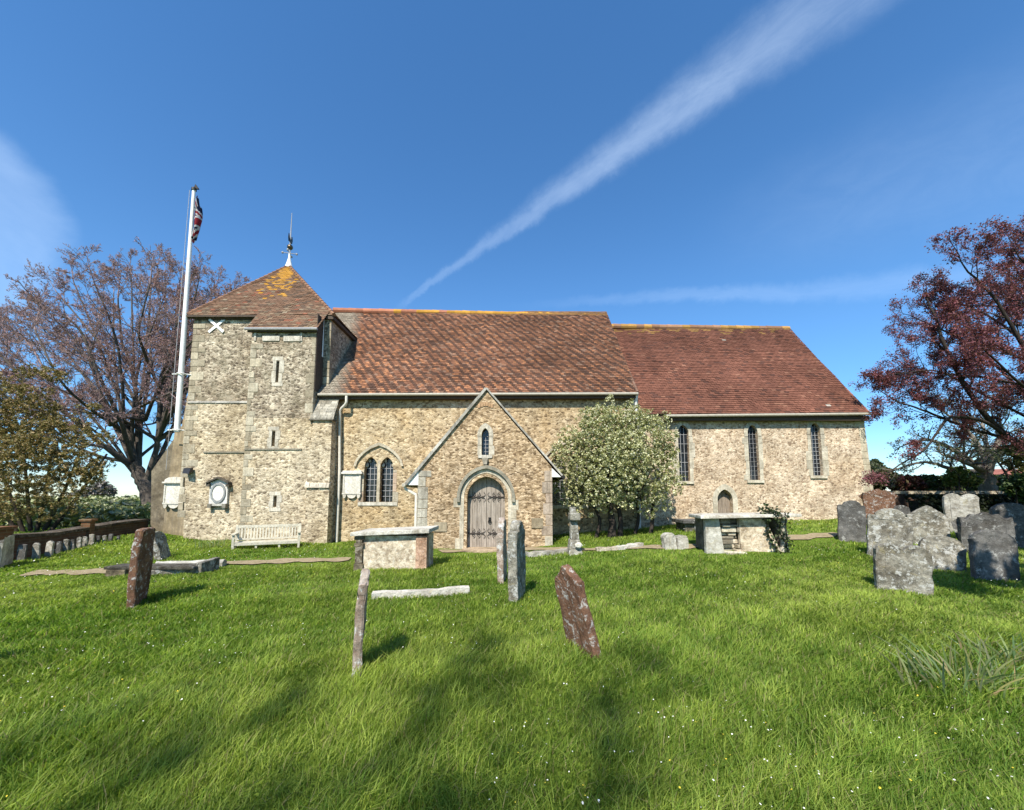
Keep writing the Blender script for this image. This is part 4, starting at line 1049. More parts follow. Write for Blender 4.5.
for (cx, b, w, t, m, _), lb in zip(row, nth):
    hs_px(cx, b+1, w*.8, t, .06, random.choice(('round', 'flat', 'round')), m, lb, D(22+random.uniform(-8, 8)), random.uniform(-.04, .04), random.uniform(0, .08), group=G3)
# right-hand cluster
R_ = [
 (852, 542, 29, 501, .12, 'shoulder', 'g_dark', 'slate grey gravestone on the left edge of the cluster, nearest the chancel wall', D(-32), D(3), .03),
 (889, 558, 46, 509, .13, 'shoulder', 'g_grey', 'pale grey shouldered gravestone standing behind the double-humped front stone', D(-32), D(5), .06),
 (881, 527, 33, 490, .13, 'wavy', 'g_brown', 'brown gravestone with curved top beside the chancel corner, behind others', D(-30), D(0), 0),
 (929, 545, 43, 506, .13, 'ogee', 'g_grey', 'broad grey gravestone with peaked top in the middle of the cluster', D(-26), D(2), .05),
 (905, 535, 16, 506, .12, 'round', 'g_dark', 'narrow dark gravestone squeezed between two grey ones', D(-26), D(-2), .02),
 (941, 571, 47, 537, .13, 'round', 'g_grey', 'low rounded lichen-spotted gravestone right of the double-humped stone', D(-24), D(9), .16),
 (903, 592, 57, 546, .14, 'double', 'g_grey', 'double-humped grey gravestone, nearest of the cluster', D(-24), D(3), .05),
 (963, 533, 36, 494, .13, 'double', 'g_pale', 'pale double-humped gravestone lit by the sun at the back of the cluster', D(-26), D(2), .04),
 (995, 581, 46, 532, .15, 'round', 'g_dark', 'broad dark round-topped gravestone, front right of the cluster', D(-20), D(5), .10),
 (989, 552, 54, 514, .14, 'wavy', 'g_dark', 'black shaded gravestone behind the broad round-topped one', D(-26), D(0), .03),
 (1012, 548, 40, 504, .14, 'round', 'g_dark', 'shaded dark gravestone with rounded top at the right frame edge', D(-24), D(2), .0),
 (966, 552, 12, 527, .12, 'flat', 'g_dark', 'tiny dark gravestone left of the broad round-topped one', D(-24), D(2), .0),
 (1024, 540, 12, 516, .12, 'flat', 'g_pale', 'small pale gravestone cut by the right frame edge', D(-24), D(2), .0),
 (905, 511, 7, 491, .12, 'flat', 'g_brown', 'thin dark brown gravestone standing alone before the long low wall', D(-30), D(0), .0),
]
for a in R_: hs_px(a[0], a[1], a[2], a[3], a[4], a[5], a[6], a[7], a[8], a[9], a[10], group=G2)
hs_px(722.5, 522, 14, 508.5, .14, 'round', 'g_dark', 'low dark round-topped gravestone behind the ivy-clad chest tomb', D(0), 0, 0)
for cx, w, t, lb, ln in ((669.5, 13, 533, 'left one of two little white humped stones on the lawn', -.05), (681.5, 12, 535.5, 'right one of two little white humped stones on the lawn', .08)):
    hs_px(cx, 549, w, t, .16, 'round', 'g_pale', lb, D(10), ln, .08, group='little white footstones')
hs_px(369.5, 536, 6.5, 519.5, .12, 'flat', 'g_grey', 'slim grey gravestone peeping over the left chest tomb', 0, 0, 0)
for px, lb in ((-14, 'grey gravestone added out of view at left to cast a shadow on the lawn'),):
    p = Vector((-5.15, 3.3, gz(-5.15, 3.3))); headstone(p, .6, .95, .12, 'round', 'g_grey', lb, D(60), 0, 0)  # unseen stone added for the shadow at the lawn's left edge
# stone cross, edge-on on a block base
p = gp(575, 554); s = p.y/F
cr = empty('cross_gravestone', p, 'small grey stone cross on a sloping base near the flowering tree', 'gravestone')
mb = MB(); h = 45*s; tp = lambda a, b, z0, z1, x0=0: mb.hexa([(p.x+x0-a, p.y-a*1.2, p.z+z0), (p.x+x0+a, p.y-a*1.2, p.z+z0), (p.x+x0+a, p.y+a*1.2, p.z+z0), (p.x+x0-a, p.y+a*1.2, p.z+z0), (p.x+x0-b-.02, p.y-b*1.2, p.z+z1), (p.x+x0+b-.02, p.y-b*1.2, p.z+z1), (p.x+x0+b-.02, p.y+b*1.2, p.z+z1), (p.x+x0-b-.02, p.y+b*1.2, p.z+z1)])
tp(.19, .12, -.15, .36); mb.build('base', M['g_grey'], cr, bevel=.02)
mb = MB(); tp(.105, .08, .36, .92, -.01); tp(.08, .07, .92, h+.02, -.03); z = p.z+h-.30
mb.hexa([(p.x-.13, p.y-.22, z), (p.x+.11, p.y-.22, z), (p.x+.11, p.y+.22, z), (p.x-.13, p.y+.22, z), (p.x-.13, p.y-.22, z+.17), (p.x+.12, p.y-.22, z+.17), (p.x+.12, p.y+.22, z+.17), (p.x-.13, p.y+.22, z+.17)])
mb.build('cross', M['g_grey'], cr, bevel=.02)
mb = MB(); mb.ball((p.x+.05, p.y-.25, p.z+.24), .09, 8, 6, (1, .35, .8), (1.3, 1.3, 1.3)); mb.build('lichen_patch', M['g_pale'], cr)

# ---------------------------------------------------------------- chest tombs and slabs
def rough(o, amt, seed):
    R = random.Random(seed)
    for v in o.data.vertices: v.co += Vector((R.uniform(-amt, amt), R.uniform(-amt, amt), R.uniform(-amt, amt)))
    return o
def chest_tomb(pl, pr, pbase, ptop, depth, label, panelmat, pil=True, over=.08, yaw=0., mats=None, tiltx=0):
    a, b = gp(pl, pbase), gp(pr, pbase); Y = (a.y+b.y)/2; x0, x1 = at(pl, pbase, Y).x, at(pr, pbase, Y).x
    zb = min(a.z, b.z)-.12; zt = zat((pl+pr)/2, ptop, Y-over)
    root = empty('chest_tomb', ((x0+x1)/2, Y, zb+.12), label, 'chest tomb', 'chest tombs on the lawn'); root.rotation_euler.z = 0
    return root, x0, x1, Y, zb, zt
root, x0, x1, Y, zb, zt = chest_tomb(354, 427, 571, 532, .9, 'chest tomb with flat slab, buff panel and red-stained right pilaster, left of the porch', 'g_buff')
rt = .085
mb = MB(); mb.box(x0+.17, x1-.24, Y+.02, Y+.12, zb, zt-rt); mb.box(x0+.1, x1-.1, Y+.78, Y+.86, zb, zt-rt); mb.box(x0+.04, x0+.12, Y+.05, Y+.84, zb, zt-rt); mb.box(x1-.12, x1-.04, Y+.05, Y+.84, zb, zt-rt); mb.c = [(1.3, 1.28, 1.22)]*len(mb.c); mb.build('side_panel', M['g_buff'], root)
mb = MB()
for zz0, zz1, w in ((zb, zb+.30, .105), (zb+.30, zt-rt-.22, .085), (zt-rt-.22, zt-rt-.14, .11), (zt-rt-.14, zt-rt-.08, .075), (zt-rt-.08, zt-rt-.002, .11)):
    mb.box(x0+.10-w, x0+.10+w-.02, Y-.03, Y+.2, zz0, zz1-.003, (.62, .55, .47))
mb.build('pilaster', M['g_grey'], root, bevel=.012)
mb = MB(); mb.box(x1-.235, x1-.01, Y-.02, Y+.2, zb, zt-rt, (1.0, .74, .64)); mb.build('pilaster', M['g_buff'], root, bevel=.01)
mb = MB(); mb.hexa([(x0-.07, Y-.1, zt-rt), (x1+.05, Y-.1, zt-rt+.06), (x1+.05, Y+.98, zt-rt+.06), (x0-.07, Y+.98, zt-rt), (x0-.07, Y-.1, zt-.01), (x1+.05, Y-.1, zt+.06), (x1+.05, Y+.98, zt+.06), (x0-.07, Y+.98, zt-.01)]); mb.build('top_slab', M['g_green'], root, bevel=.014)
# right-hand tomb: open gap in the side, ivy at the right end
root, x0, x1, Y, zb, zt = chest_tomb(705, 791, 553, 514.5, .9, 'large broken chest tomb with overhanging slab and gap in its side, ivy on right', 'g_buff')
sx = lambda p: xat(p, 540, Y)
mb = MB(); mb.hexa([(sx(706), Y, zb), (sx(724), Y-.03, zb), (sx(724), Y+.12, zb), (sx(706), Y+.12, zb), (sx(707), Y+.04, zt-.1), (sx(721), Y+.05, zt-.1), (sx(721), Y+.15, zt-.1), (sx(707), Y+.15, zt-.1)], (.95, .95, .93)); mb.build('side_panel', M['g_pale'], root, bevel=.01)
mb = MB(); mb.hexa([(sx(742), Y+.02, zb+.03), (sx(782), Y-.02, zb+.03), (sx(782), Y+.1, zb+.03), (sx(742), Y+.14, zb+.03), (sx(741), Y+.06, zt-.1), (sx(768), Y+.05, zt-.1), (sx(768), Y+.15, zt-.1), (sx(741), Y+.16, zt-.1)], (1.25, 1.2, 1.12)); mb.build('side_panel', M['g_buff'], root, bevel=.01)
mb = MB()
R = random.Random(5); z = zb+.1
while z < zt-.2:
    h = R.uniform(.06, .16); x = sx(724)
    while x < sx(742)-.06:
        w = min(R.uniform(.12, .36), sx(742)-x); k = R.uniform(.35, 1.15); dy = R.uniform(.02, .2)
        mb.box(x, x+w-.012, Y+dy, Y+.4, z, z+h-.02, (k, k*.93, k*.82)); x += w
    z += h
mb.box(sx(724), sx(743), Y-.16, Y+.1, zb, zb+.16, (1.2, 1.18, 1.1))
mb.build('rubble_core', M['g_green'], root, bevel=.012)
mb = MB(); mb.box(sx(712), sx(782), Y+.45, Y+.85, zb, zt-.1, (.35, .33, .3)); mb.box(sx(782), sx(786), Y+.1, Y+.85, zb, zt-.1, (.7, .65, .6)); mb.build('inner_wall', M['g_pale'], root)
mb = MB(); bx = sx(785)
mb.tube([(bx, Y+.05, zb), (bx, Y+.05, zb+.2), (bx, Y+.05, zb+.28), (bx, Y+.05, zb+.5), (bx, Y+.05, zb+.62), (bx, Y+.05, zt-.24), (bx, Y+.05, zt-.18), (bx, Y+.05, zt-.1)], [.12, .11, .07, .095, .085, .06, .10, .10], 10, (1.1, 1.08, 1)); mb.build('baluster', M['g_pale'], root, smooth=True)
mb = MB(); mb.box(sx(708), sx(799), Y-.20, Y+1.0, zb-.1, zb+.09, (.95, .9, .82)); mb.build('plinth', M['g_green'], root, bevel=.02)
mb = MB(); 
mb.hexa([(sx(699), Y-.14, zt-.10), (sx(799), Y-.16, zt-.05), (sx(801), Y+.9, zt-.04), (sx(706), Y+.9, zt-.10), (sx(699), Y-.13, zt-.02), (sx(799), Y-.15, zt+.02), (sx(801), Y+.9, zt+.02), (sx(706), Y+.9, zt-.02)]); mb.build('top_slab', M['g_green'], root, bevel=.018)
RT = (sx, Y, zb, zt)
# low table tomb behind
p = gp(683, 533); Y = p.y
root = empty('table_tomb', (xat(695, 525, Y), Y, p.z), 'low table tomb with dark slab, left behind the large broken chest tomb', 'table tomb')
a, b = xat(682, 525, Y), xat(722, 525, Y); zt2 = zat(690, 520, Y); zb2 = p.z-.15
mb = MB(); mb.box(a, b, Y-.1, Y+.8, zt2-.10, zt2); mb.build('top_slab', M['g_dark'], root, bevel=.015)
mb = MB(); mb.box(a+.1, a+.38, Y+.02, Y+.7, zb2, zt2-.1, (.45, .42, .38)); mb.box(a+.38, a+.47, Y-.02, Y+.1, zb2, zt2-.1); mb.build('support', M['g_grey'], root, bevel=.01)
mb = MB(); mb.box(a+.9, b-.05, Y+.02, Y+.7, zb2, zt2-.1); mb.build('support', M['g_grey'], root, bevel=.01)
mb = MB(); mb.ball((a+.72, Y+.1, zb2+.3), .17, 10, 8, (.9, .8, 1.3)); mb.build('carved_stone', M['g_pale'], root, smooth=True)
# coped ledger tombs on the left
def coped(pts, name, label, mat, h, ridge, group=None):
    """long low coped stone: pts = near left, near right, depth"""
    a, b, dep = pts; d = Vector((b.x-a.x, b.y-a.y, 0)); L = d.length; d.normalize(); n = Vector((-d.y, d.x, 0))
    root = empty(name, (a+b)/2, label, 'ledger tomb', group)
    def P(s, t, z): q = a+d*s+n*t; return Vector((q.x, q.y, a.z+(b.z-a.z)*s/L+z))
    mb = MB(); k = 10; vs = []; fs = []
    prof = [(0, -.15), (0, h), (dep*.5, h+ridge), (dep, h), (dep, -.15)]
    R = random.Random(int(L*1000))
    for i in range(k+1):
        for t, z in prof: vs.append(P(L*i/k+R.uniform(-.01, .01), t+R.uniform(-.012, .012), z+R.uniform(-.012, .012)))
    for i in range(k):
        for j in range(4): fs.append((i*5+j, (i+1)*5+j, (i+1)*5+j+1, i*5+j+1))
    fs.append((0, 1, 2, 3, 4)); fs.append(tuple(k*5+j for j in (4, 3, 2, 1, 0)))
    mb.add(vs, fs); mb.build('coped_slab', M[mat], root)
    return root
a, b = gp(150, 577), gp(199, 574)
coped((a, b, .26), 'ledger_tomb', 'mossy coped ledger tomb on a plinth beside the tall brown gravestone', 'g_grey', .10, .07, 'coped ledger tombs')
r = bpy.data.objects['ledger_tomb']
mb = MB(); d = (b-a).normalized(); q = b
for (u, v, z0, z1, c) in ((-.02, .10, -.1, .27, .9),):
    mb.hexa([q+Vector((u, -.08, z0)), q+Vector((v, -.08, z0)), q+Vector((v, .42, z0)), q+Vector((u, .42, z0)), q+Vector((u, -.08, z1-.04)), q+Vector((v, -.08, z1-.04)), q+Vector((v, .42, z1)), q+Vector((u, .42, z1))], (c, c, c))
mb.build('end_block', M['g_grey'], r, bevel=.02)
mb = MB(); c = gp(105, 577); c2 = gp(128, 576); mb.box(c.x, c2.x, c.y, c.y+.4, c.z-.1, c.z+.13, (.7, .62, .5)); mb.box(c.x-.06, b.x+.03, c.y-.05+.06, c.y+.42, c.z+.131, c.z+.19, (.3, .29, .28)); mb.build('flat_slab', M['g_grey'], r, bevel=.015)
a, b = gp(153, 569), gp(222, 567)
coped((a, b, .2), 'ledger_tomb', 'long pale coped ledger tomb lying nearer the bench', 'g_pale', .09, .05, 'coped ledger tombs')
# flush kerb stones in the turf
def slab(pxs, label, mat, thick, name='kerb_stone', w=.22, group='kerb stones lying in the turf', cat='kerb stone', taper=1):
    a, b = gp(*pxs[0]), gp(*pxs[1]); d = Vector((b.x-a.x, b.y-a.y, 0)); L = d.length; d.normalize(); n = Vector((-d.y, d.x, 0))
    mb = MB(); vs = []; k = 9; R = random.Random(int(abs(a.x)*100)+3)
    for i in range(k+1):
        f = i/k; c = a+d*L*f; g = gz(c.x, c.y); ww = w*(1-(1-taper)*f)
        for t, z in ((-.5, -.1), (-.5, thick), (.5, thick), (.5, -.1)):
            q = c+n*(t*ww+R.uniform(-.015, .015)); vs.append((q.x, q.y, g+z+(R.uniform(-.012, .012) if z > 0 else 0)))
    fs = []
    for i in range(k):
        for j in range(3): fs.append((i*4+j, (i+1)*4+j, (i+1)*4+j+1, i*4+j+1))
    fs += [(0, 1, 2, 3), tuple(k*4+j for j in (3, 2, 1, 0))]
    mb.add(vs, fs); c = (a+b)/2; o = mb.build(name, M[mat], None, loc=(c.x, c.y, gz(c.x, c.y))); return tag(o, label, cat, group)
slab(((372, 599), (469, 593)), 'long pale kerb stone in the grass between the left chest tomb and the door pair', 'g_green', .10, w=.17, taper=.6)
slab(((527, 556.5), (569, 552.5)), 'white lichened kerb stone left of the stone cross', 'g_pale', .10, w=.26)
slab(((596, 551), (616, 550)), 'broken kerb stone just right of the stone cross', 'g_buff', .08, w=.2)
slab(((617, 550), (641, 546.5)), 'pale kerb stone under the flowering tree', 'g_green', .09, w=.2)
slab(((132, 551), (146, 550)), 'flat pale kerb stone on the bank beside the boundary wall', 'g_green', .05, w=.2)

# ---------------------------------------------------------------- boundary wall
def brickwall():
    t = NT('old_brick_wall'); c = t.coord()
    s = t.n('SeparateXYZ'); t.l(c, s.inputs[0]); cb = t.n('CombineXYZ'); t.l(t.math('ADD', s.outputs[0], s.outputs[1]), cb.inputs[0]); t.l(s.outputs[2], cb.inputs[1])
    b = t.n('TexBrick'); t.l(cb.outputs[0], b.inputs['Vector']); b.inputs['Scale'].default_value = 1; b.inputs['Brick Width'].default_value = .22; b.inputs['Row Height'].default_value = .075; b.inputs['Mortar Size'].default_value = .008
    b.inputs['Color1'].default_value = (.13, .07, .045, 1); b.inputs['Color2'].default_value = (.075, .05, .035, 1); b.inputs['Mortar'].default_value = (.11, .095, .075, 1)
    n = t.noise(c, 4, 6, .7)
    t.pbr(t.mix(1., t.mix(.7, b.outputs[0], t.ramp(n, [(.3, .5), (.7, 1.2)]), 'MULTIPLY'), t.attr(), 'MULTIPLY'), .95, t.bump(n, .02), spec=.1); return t.m
M['brick'] = brickwall()
w0 = Vector((-11.75, 9.55, 0)); w1 = Vector((-13.5, 15.2, 0))
wall = empty('boundary_wall', (w0.x, w0.y, gz(w0.x, w0.y)), 'low dark brick boundary wall with coping running beside the churchyard on the left', 'wall')
d = (w1-w0); L = d.length; d.normalize(); n = Vector((-d.y, d.x, 0))
def wtop(f):
    p = w0+d*L*f; px = 512+p.x/p.y*F
    return zat(px, float(np.interp(px, [15, 60, 100, 128, 150], [535, 532.5, 526, 521.5, 519])), p.y)
mb = MB(); mc = MB(); K = 24
for i in range(K):
    f0, f1 = i/K, (i+1)/K; a = w0+d*L*f0; b = w0+d*L*f1
    z0, z1 = wtop(f0), wtop(f1)
    mb.hexa([a+n*h+Vector((0, 0, z)) for z in (0,) for h in (0,)][:0] or [a+Vector((0, 0, -.5)), b+Vector((0, 0, -.5)), b+n*.3+Vector((0, 0, -.5)), a+n*.3+Vector((0, 0, -.5)), a+Vector((0, 0, z0-.08)), b+Vector((0, 0, z1-.08)), b+n*.3+Vector((0, 0, z1-.08)), a+n*.3+Vector((0, 0, z0-.08))])
    k = random.uniform(.7, 1.1); o = -n*.05; e = n*.35
    mc.hexa([a+o+Vector((0, 0, z0-.078)), b-d*.01+o+Vector((0, 0, z1-.078)), b-d*.01+e+Vector((0, 0, z1-.078)), a+e+Vector((0, 0, z0-.078)), a+o+Vector((0, 0, z0)), b-d*.01+o+Vector((0, 0, z1)), b-d*.01+e+Vector((0, 0, z1+.01)), a+e+Vector((0, 0, z0+.01))], (.42*k, .35*k, .30*k))
mb.build('brickwork', M['brick'], wall); mc.build('coping', M['g_grey'], wall)
for f, zt_, s in ((-.02, zat(8, 526.5, 9.45), .42), (.47, zat(99, 519, 12.2), .22)):
    p = w0+d*L*f-n*.06; mb = MB()
    for (e, zz0, zz1, c) in ((0, -.5, zt_-.07, 1.35), (.04, zt_-.068, zt_, 1.5)):
        q = [p-d*(s/2+e)-n*e, p+d*(s/2+e)-n*e, p+d*(s/2+e)+n*(s+e), p-d*(s/2+e)+n*(s+e)]
        mb.hexa([v+Vector((0, 0, zz0)) for v in q]+[v+Vector((0, 0, zz1)) for v in q], (c*1.1, c*.95, c*.7))
    mb.build('pier', M['brick'], wall, bevel=.012)
# ---------------------------------------------------------------- trees
M['bark_grey'] = barkmat('grey_beech_bark', (.10, .085, .065), (.25, .22, .18))
M['bark_dark'] = barkmat('dark_bark', (.022, .018, .015), (.065, .052, .043)); M['bark_mid'] = barkmat('brown_grey_bark', (.05, .042, .035), (.145, .125, .105))
M['twig'] = barkmat('purplish_twigs', (.17, .12, .115), (.31, .23, .22)); M['leaf'] = leafmat('leaf'); M['leafd'] = leafmat('dense_leaf', .2)
class Tree:
    """grows limbs from guide lines, then branches, twigs and leaves"""
    def __init__(s, seed, rmin=.0035): s.rmin = rmin; s.R = random.Random(seed); s.lines = []; s.tips = []
    def rv(s): return Vector((s.R.gauss(0, 1), s.R.gauss(0, 1), s.R.gauss(0, 1))).normalized()
    def limb(s, pts, r0, r1):
        """smooth polyline through pts"""
        P = []
        n = len(pts)
        for i in range(n-1):
            p0, p1, p2, p3 = pts[max(i-1, 0)], pts[i], pts[i+1], pts[min(i+2, n-1)]
            for k in range(5):
                t = k/5; P.append(.5*((2*p1)+(p2-p0)*t+(2*p0-5*p1+4*p2-p3)*t*t+(3*p1-p0-3*p2+p3)*t**3))
        P.append(pts[-1]); P = [p+s.rv()*r0*.12*(0 < i < len(P)-1) for i, p in enumerate(P)]
        m = len(P)-1; rad = [r0+(r1-r0)*(i/m)**.8 for i in range(m+1)]
        s.lines.append((P, rad, 8)); return P, rad
    def branch(s, p, d, L, r, lvl, up=.12, kids=(7, 6, 5), ang=.9, wig=.22, lenf=.5):
        n = 6 if lvl < 2 else 4; P = [p]; q = p.copy(); d = d.normalized()
        for i in range(n):
            d = (d+s.rv()*wig+Vector((0, 0, up))).normalized(); q = q+d*L/n; P.append(q.copy())
        rad = [max(s.rmin, r*(1-.8*i/n)) for i in range(n+1)]
        s.lines.append((P, rad, (6, 5, 4, 3)[min(lvl, 3)]))
        if lvl >= len(kids):
            s.tips.append((P, d)); return
        for k in range(kids[lvl]):
            f = .22+.78*(k+s.R.random())/kids[lvl]; i = min(n-1, int(f*n)); t = f*n-i
            b = P[i].lerp(P[i+1], t); ax = (P[i+1]-P[i]).normalized()
            side = s.rv(); side = (side-ax*side.dot(ax)).normalized()
            a = ang*s.R.uniform(.6, 1.15)
            s.branch(b, ax*math.cos(a)+side*math.sin(a), L*lenf*s.R.uniform(.6, 1.15)*(1.15-.5*f), rad[i]*.6, lvl+1, up, kids, ang, wig, lenf)
    def spread(s, P, rad, n, L, f0=.15, lvl=0, bias=Vector((0, 0, 0)), **k):
        m = len(P)-1
        for j in range(n):
            f = f0+(1-f0)*(j+s.R.random())/n; i = min(m-1, int(f*m)); b = P[i].lerp(P[i+1], f*m-i); ax = (P[i+1]-P[i]).normalized()
            side = s.rv(); side = (side-ax*side.dot(ax)).normalized()
            a = s.R.uniform(.55, 1.1)
            s.branch(b, ax*math.cos(a)+side*math.sin(a)+bias, L*s.R.uniform(.65, 1.2)*(1.15-.45*f), max(.012, rad[i]*.5), lvl, **k)
        s.branch(P[-1], (P[-1]-P[-2]), L*.8, rad[-1], lvl, **k)
    def wood(s, name, mat, parent, thick=None, col=(1, 1, 1)):
        V = []; Fq = []; base = 0
        for P, rad, n in s.lines:
            if thick and not thick(rad[0]): continue
            P = np.array([tuple(p) for p in P]); rad = np.array(rad)
            T = np.gradient(P, axis=0); T /= np.linalg.norm(T, axis=1)[:, None]+1e-9
            up = np.array([.31, .17, .93]) if abs(T[0][2]) < .8 else np.array([.9, .3, .1])
            U = np.cross(T, up); U /= np.linalg.norm(U, axis=1)[:, None]+1e-9; W = np.cross(T, U)
            a = np.arange(n)*2*np.pi/n
            ring = P[:, None, :]+rad[:, None, None]*(np.cos(a)[None, :, None]*U[:, None, :]+np.sin(a)[None, :, None]*W[:, None, :])
            V.append(ring.reshape(-1, 3)); m = len(P)
            i = np.arange(m-1)[:, None]*n; k = np.arange(n)[None, :]; k2 = (k+1) % n
            Fq.append(np.stack([i+k, i+k2, i+n+k2, i+n+k], -1).reshape(-1, 4)+base); base += m*n
        V = np.concatenate(V); Fq = np.concatenate(Fq)
        return np_mesh(name, V, Fq, np.tile(np.array(col), (len(Fq), 1)), mat, parent, True)
    def leaves(s, per, size, colors, jit, seed, asp=.6):
        rng = np.random.default_rng(seed); C = []
        for P, d in s.tips:
            A = np.array([tuple(p) for p in P]); f = rng.random(per)*(len(A)-1); i = f.astype(int); t = (f-i)[:, None]
            C.append(A[i]*(1-t)+A[np.minimum(i+1, len(A)-1)]*t+rng.normal(0, jit, (per, 3)))
        return leaf_cards(np.concatenate(C), size, colors, rng, asp)
def leaf_cards(C, size, colors, rng, asp=.6, upbias=.35, colw=None):
    n = len(C); N = rng.normal(0, 1, (n, 3)); N[:, 2] = np.abs(N[:, 2])+upbias; N /= np.linalg.norm(N, axis=1)[:, None]
    A = np.cross(N, rng.normal(0, 1, (n, 3))); A /= np.linalg.norm(A, axis=1)[:, None]+1e-9; B = np.cross(N, A)
    s = size*rng.uniform(.55, 1.3, (n, 1)); a = A*s; b = B*s*asp
    V = np.stack([C-a, C+b*.9+N*s*.12, C+a, C-b*.9+N*s*.12], 1).reshape(-1, 3)
    Fq = np.arange(n*4).reshape(-1, 4)
    cs = np.array(colors); pick = rng.integers(0, len(cs), n)
    c = cs[pick]*rng.uniform(.7, 1.25, (n, 1))
    return V, Fq, c
def pxl_pts(pts, Y0): return [at(x, y, Y0+dy) for x, y, dy in pts]

# --- bare copper beech behind the tower
T = Tree(21, .0085); YB1 = 25
base = gp(153, 519); base = Vector((at(153, 519, YB1).x, YB1, gz(at(153, 519, YB1).x, YB1)))
beech = empty('copper_beech', base, 'tall copper beech with bare purple-budded twigs and forked grey trunk behind the tower', 'tree', 'copper beeches')
def P1(l): return pxl_pts(l, YB1)
tr = T.limb([base+Vector((.1, 0, -.4))]+P1([(150, 505, 0), (146, 490, 0), (139, 474, 0), (132, 462, -.2)]), .48, .32)
G = [([(134, 468, 0), (105, 447, -1.5), (66, 413, -2.5), (30, 385, -3.5), (-2, 352, -4)], .34, .07),
     ([(133, 464, 0), (122, 425, -1.5), (100, 378, -3), (80, 330, -3.5), (62, 290, -4)], .32, .05),
     ([(138, 470, 0), (140, 425, 1), (132, 370, 1), (122, 315, 1.5), (118, 272, 1)], .36, .05),
     ([(144, 486, 0), (158, 440, 0), (160, 385, 0), (170, 325, -1), (182, 275, -1)], .40, .05),
     ([(146, 488, 0), (172, 430, 2), (195, 370, 3), (222, 315, 3), (240, 285, 3)], .32, .05),
     ([(130, 462, 0), (95, 455, 1.5), (55, 437, 3), (12, 425, 4)], .26, .05),
     ([(132, 462, 0), (100, 400, 3), (60, 345, 5), (30, 300, 5)], .26, .04),
     ([(118, 428, -1), (92, 410, -4), (60, 380, -6), (35, 330, -6)], .2, .04),
     ([(140, 430, 1), (150, 370, 4), (150, 310, 5), (150, 265, 5)], .22, .04),
     ([(160, 390, 0), (140, 340, -3), (142, 290, -4), (150, 258, -4)], .2, .04),
     ([(105, 447, -1.5), (70, 440, -3), (40, 420, -5), (5, 400, -5)], .18, .04),
     ([(160, 385, 0), (195, 350, 2), (225, 318, 1), (246, 296, 2)], .2, .04),
     ([(30, 385, -3.5), (5, 375, -4), (-40, 350, -4)], .12, .03),
     ([(66, 413, -2.5), (30, 345, -2), (5, 300, -1)], .14, .03)]
for g, r0, r1 in G:
    P, rad = T.limb(P1([(x, y+(26 if y < 330 else 0), q) for x, y, q in g]), r0*.5, r1*.8)
    T.spread(P, rad, 8, 2.6, .2, kids=(6, 6, 4), up=.05, lenf=.54)
for ex, ey, dz in ((180, 280, 3), (198, 284, -2), (214, 290, 4), (228, 296, 0), (240, 306, 3), (205, 305, 6), (232, 318, -3), (250, 322, 2), (165, 272, 5), (188, 300, 0)):
    P, rad = T.limb(P1([(158, 438, 0), (166+(ex-166)*.35, 400-(395-ey)*.3, dz*.5), (ex, ey, dz)]), .12, .03)
    T.spread(P, rad, 9, 2.0, .4, kids=(6, 6, 4), up=.05, lenf=.54)
forks = [(132, 464), (139, 474), (144, 486), (125, 440), (158, 440), (145, 420), (110, 425)]
for i in range(22):
    th = math.pi*(i+.5)/22*1.12-.06*math.pi; rr = T.R.uniform(.72, .93)
    ex, ey = 122+142*rr*math.cos(th), 395-(140 if math.sin(th) > 0 else 40)*rr*math.sin(th)
    fx, fy = T.R.choice(forks); dz = T.R.uniform(-5, 5)
    mx, my = fx+(ex-fx)*.45+T.R.uniform(-8, 8)-6*math.cos(th), fy+(ey-fy)*.55+T.R.uniform(-8, 8)
    P, rad = T.limb(P1([(fx, fy, 0), (mx, my, dz*.6), (ex, ey, dz)]), .12, .03)
    T.spread(P, rad, 9, 2.3, .3, kids=(6, 6, 4), up=.05, lenf=.54)
T.wood('trunk', M['bark_mid'], beech, lambda r: r > .09); T.wood('branches', M['twig'], beech, lambda r: r <= .09)
V, Fq, c = T.leaves(2, .034, [(.36, .19, .20), (.42, .23, .24), (.30, .17, .17), (.46, .28, .27)], .03, 3)
np_mesh('crown', V, Fq, c, M['leaf'], beech)

